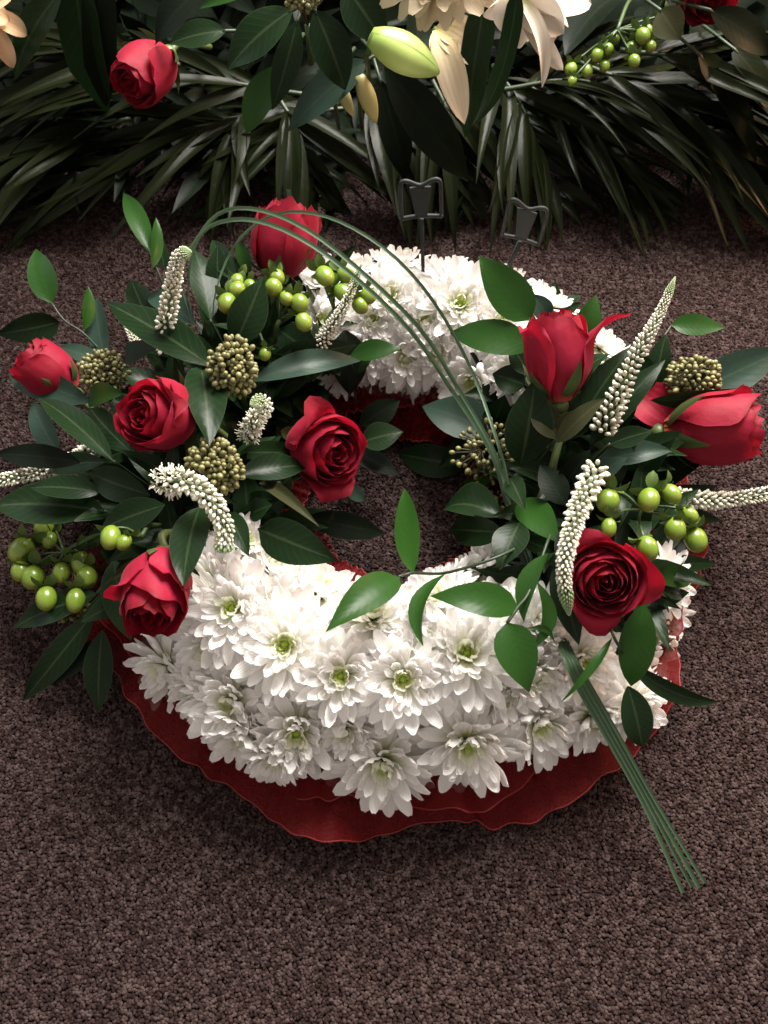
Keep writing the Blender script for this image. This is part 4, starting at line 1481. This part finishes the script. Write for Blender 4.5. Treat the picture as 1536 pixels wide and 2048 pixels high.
for lab, b, tp, wp, mm, kw in [
    ('tall dark blade with a gold lit edge left of the back red rose', (150, -40, '.20'), (216, 225, '.09'), 78, M_DARK, dict(shape='strap', fold=.3, roll=.5)),
    ('tall dark blade nearest the back red rose on its left', (200, -40, '.20'), (212, 215, '.10'), 60, M_DEEP, dict(shape='strap')),
    ('dark leaf leaning left beside the peach flower at the upper left', (125, -20, '.20'), (30, 160, '.13'), 66, M_DARK, dict(shape='leaf')),
    ('dark leaf above and right of the back red rose', (400, -20, '.20'), (310, 90, '.17'), 70, M_DEEP, dict(roll=.5)),
    ('big olive green leaf pointing down left from the top centre', (585, 20, '.20'), (455, 140, '.17'), 82, M_DARK, dict(roll=.3)),
    ('narrow olive leaf hanging from the top centre rosette', (595, 40, '.20'), (545, 220, '.15'), 50, M_DARK, {}),
    ('paddle shaped leaf pointing down below the top centre rosette', (560, 130, '.17'), (492, 265, '.13'), 60, M_RUSC, dict(shape='x')),
    ('dark leaf right of the top centre rosette', (630, 20, '.21'), (690, 180, '.16'), 76, M_DARK, {}),
    ('grey green pointed leaf below the small lily buds', (735, 120, '.17'), (576, 262, '.13'), 66, M_BLUE, dict(fold=.3)),
    ('dark leaf at the top edge left of the cream chrysanthemum', (690, -30, '.22'), (770, 90, '.19'), 80, M_DARK, {}),
    ('bright leaf tip at the top edge left of centre', (510, -20, '.22'), (398, 18, '.21'), 26, M_RUSC, {}),
    ('long dark ribbon leaf ending just right of the upright card holder', (770, 130, '.15'), (936, 362, '.06'), 80, M_DEEP, dict(shape='leaf', roll=.2)),
    ('second dark ribbon leaf hanging behind the upright card holder', (760, 160, '.12'), (810, 360, '.04'), 60, M_DEEP, {}),
    ('long upright dark leaf between the two lilies', (968, 10, '.19'), (930, 275, '.10'), 54, M_DARK, dict(shape='strap')),
    ('twisted green ribbon leaf crossing in front of the white lily', (1035, -20, '.285'), (945, 250, '.19'), 34, M_DARK, dict(shape='strap', side_bend=-.08, twist=.8)),
    ('broad leaf behind the back berries at the upper right', (1240, -10, '.11'), (1130, 110, '.11'), 90, M_DEEP, dict(roll=.6)),
    ('olive leaf at the right of the back berries', (1320, 20, '.17'), (1360, 80, '.16'), 60, M_OLIVE, {}),
    ('shiny strap leaf hanging down at the right edge', (1400, 110, '.13'), (1512, 330, '.05'), 50, M_PALM, dict(shape='strap', roll=-.4)),
    ('second shiny strap leaf close to the right edge', (1470, 100, '.13'), (1560, 250, '.09'), 50, M_PALM, dict(shape='strap', roll=-.4)),
    ('dark leaf at the top right corner', (1420, 20, '.17'), (1540, 110, '.13'), 60, M_DEEP, {}),
    ('dark leaf touching the upper right side of the back red rose', (452, 62, '.185'), (338, 88, '.18'), 52, M_DARK, dict(roll=.15, fold=.25)),
    ('dark leaf below the lily bud', (660, 150, '.15'), (600, 240, '.12'), 50, M_DEEP, {}),
]:
    blade_thing(lab, b, tp, wp, mm, **kw)


def lily(label, centre, petals, m=M_LILY, group='pale lilies in the large spray', name='lily'):
    c = pt(centre)
    t = thing(name, label, 'lily' if name == 'lily' else 'flower', c, group)
    for (tx, ty, z, wp, kw) in petals:
        tp = Z(tx, ty, z)
        obj('petal', geo_mesh('petal', leaf_geo(c, tp, w_m(wp, tp) * 1.1, shape='lily', bend=kw.get('bend', .12), droop=kw.get('droop', .1), fold=kw.get('fold', .25), roll=kw.get('roll', 0), nu=13, nv=7, wav=.05), m, -c), t)
    obj('stem', geo_mesh('stem', tube_geo([c, c + Vector((0, .03, -.06))], .003, 6), M_STEM, -c), t)


lily('white open lily at the upper right, its petals curling down in front of the berries', (1030, -10, '.24'), [
    (1128, 66, .225, 66, dict(bend=.1, fold=.45, roll=.3)), (1086, 174, .20, 30, dict(bend=.22, droop=.02, fold=.6, roll=-.4)), (1126, 142, .195, 32, dict(bend=.2, droop=.02, fold=.5, roll=.4)), (1010, 70, .22, 60, {}), (1190, 0, .23, 80, {}), (1060, 90, .20, 70, dict(bend=.14)), (1150, 30, .20, 80, dict(bend=.1)), (985, 30, .2, 60, {}), (1110, 95, .2, 60, dict(bend=.2))])
lily('cream lily with ragged petals below the cream chrysanthemum', (872, 60, '.17'), [
    (958, 62, .165, 44, dict(fold=.4)), (958, 94, .16, 44, dict(fold=.4)), (956, 128, .155, 46, dict(bend=.15)), (930, 244, .13, 52, dict(bend=.12)), (905, 150, .15, 50, {})], m=M_CREAM)
lily('peach flower cut off by the left edge at the top', (-40, 20, '.20'), [
    (62, 70, .17, 34, dict(roll=.2)), (34, 142, .15, 32, {}), (20, 40, .19, 40, {}), (0, 100, .16, 40, {}), (20, -10, .21, 40, {})], m=M_PEACH, name='peach_flower', group='peach flower at the left edge')


def bud_geo(b, tp, wd, n=10, k=12):
    b, tp = Vector(b), Vector(tp)
    a, s, nn = frame_of(tp - b, CAM - b)
    vs, al, ac = [], [], []
    for i in range(n):
        t = i / (n - 1)
        hw = wd / 2 * max(.06, math.sin(math.pi * min(.985, t * .86 + .12)) ** .75)
        for j in range(k):
            q_ = 2 * math.pi * j / k
            g_ = 1 - .10 * (1 if j % 4 == 0 else 0)
            vs.append(b + (tp - b) * t + (s * math.cos(q_) + nn * math.sin(q_)) * hw * g_)
            al.append(t)
            ac.append(math.cos(q_ * 3))
    fs = [(i * k + j, i * k + (j + 1) % k, (i + 1) * k + (j + 1) % k, (i + 1) * k + j) for i in range(n - 1) for j in range(k)]
    fs += [tuple(range(k))[::-1], tuple(range((n - 1) * k, n * k))]
    return vs, fs, al, ac


def lbud_f(nt, b):
    c = ramp(nt, attr(nt, 'along'), [(0.0, (0.20, 0.30, 0.05)), (0.5, (0.42, 0.52, 0.14)), (1.0, (0.30, 0.40, 0.10))])
    c = mixc(nt, c, (0.10, 0.17, 0.03), ramp(nt, attr(nt, 'across'), [(0.8, (0, 0, 0)), (1.0, (.8,) * 3)]))
    nt.links.new(c, b.inputs['Base Color'])
    b.inputs['Roughness'].default_value = .45


M_LBUD = mat('lily_bud_skin', lbud_f)
M_LBUD2 = simple('yellow_lily_bud_skin', (0.36, 0.33, 0.10), .5, (0.45, 0.40, 0.16), 60)
for lab, b, tp, wp, mm in [('fat pale green lily bud in front of the cream lily', (742, 74, '.21'), (878, 146, '.185'), 82, M_LBUD),
                           ('left of two small yellow lily buds pointing down below the dark leaves', (665, 150, '.16'), (706, 232, '.135'), 30, M_LBUD2),
                           ('right of two small yellow lily buds pointing down below the dark leaves', (718, 150, '.165'), (752, 246, '.135'), 38, M_LBUD2)]:
    b, tp = pt(b), pt(tp)
    t = thing('lily_bud', lab, 'lily bud', b, 'lily buds in the large spray')
    obj('bud_skin', geo_mesh('bud_skin', bud_geo(b, tp, w_m(wp, b)), mm, -b), t)
    obj('stem', geo_mesh('stem', tube_geo([b + (tp - b) * .05, b + (b - tp) * .08 + FW * .03, b + FW * .09], .0018, 6), M_STEM, -b), t)

q = Z(884, -88, .235)
bloom('cream chrysanthemum at the top edge above the fat green lily bud', q, ci(-.05, -.25, .95), 1.42, 'c', 'cream chrysanthemum in the large spray')
s1 = Z(291, 142, .15)
rose('back red rose in the spray at the upper left, its face turned down left', s1, ci(-.45, -.70, .5), w_m(118, s1), w_m(140, s1), .25, .6, stem=[s1 - ci(-.45, -.70, .5) * .075 + FW * .03], seed=11, group='red roses in the large spray')
s2 = Z(1408, -25, .17)
rose('back red rose cut off by the top edge at the upper right', s2, ci(.1, -.75, .5), w_m(130, s2), w_m(120, s2), .4, .6, stem=[s2 + Vector((0, .1, -.10))], seed=12, group='red roses in the large spray')
hyper('sprig of yellow green berries in the spray at the upper right', [(x, y, r, '%.2f' % (.15 - y * .0002)) for x, y, r in [(1142, 137, 14), (1175, 140, 13), (1145, 160, 10), (1195, 108, 13), (1209, 130, 12), (1216, 97, 12), (1230, 77, 10), (1262, 95, 13), (1268, 120, 13), (1285, 70, 16), (1301, 92, 12), (1295, 57, 10), (1333, 37, 15)]],
      Z(1235, 60, .14), .02, Z(1260, 0, .12), group='berries in the large spray')
skimmia('olive skimmia cluster at the top edge of the picture in the spray', 610, 0, 70, 44, .02, 70, pos=Z(610, -2, .22), group='skimmia in the large spray')
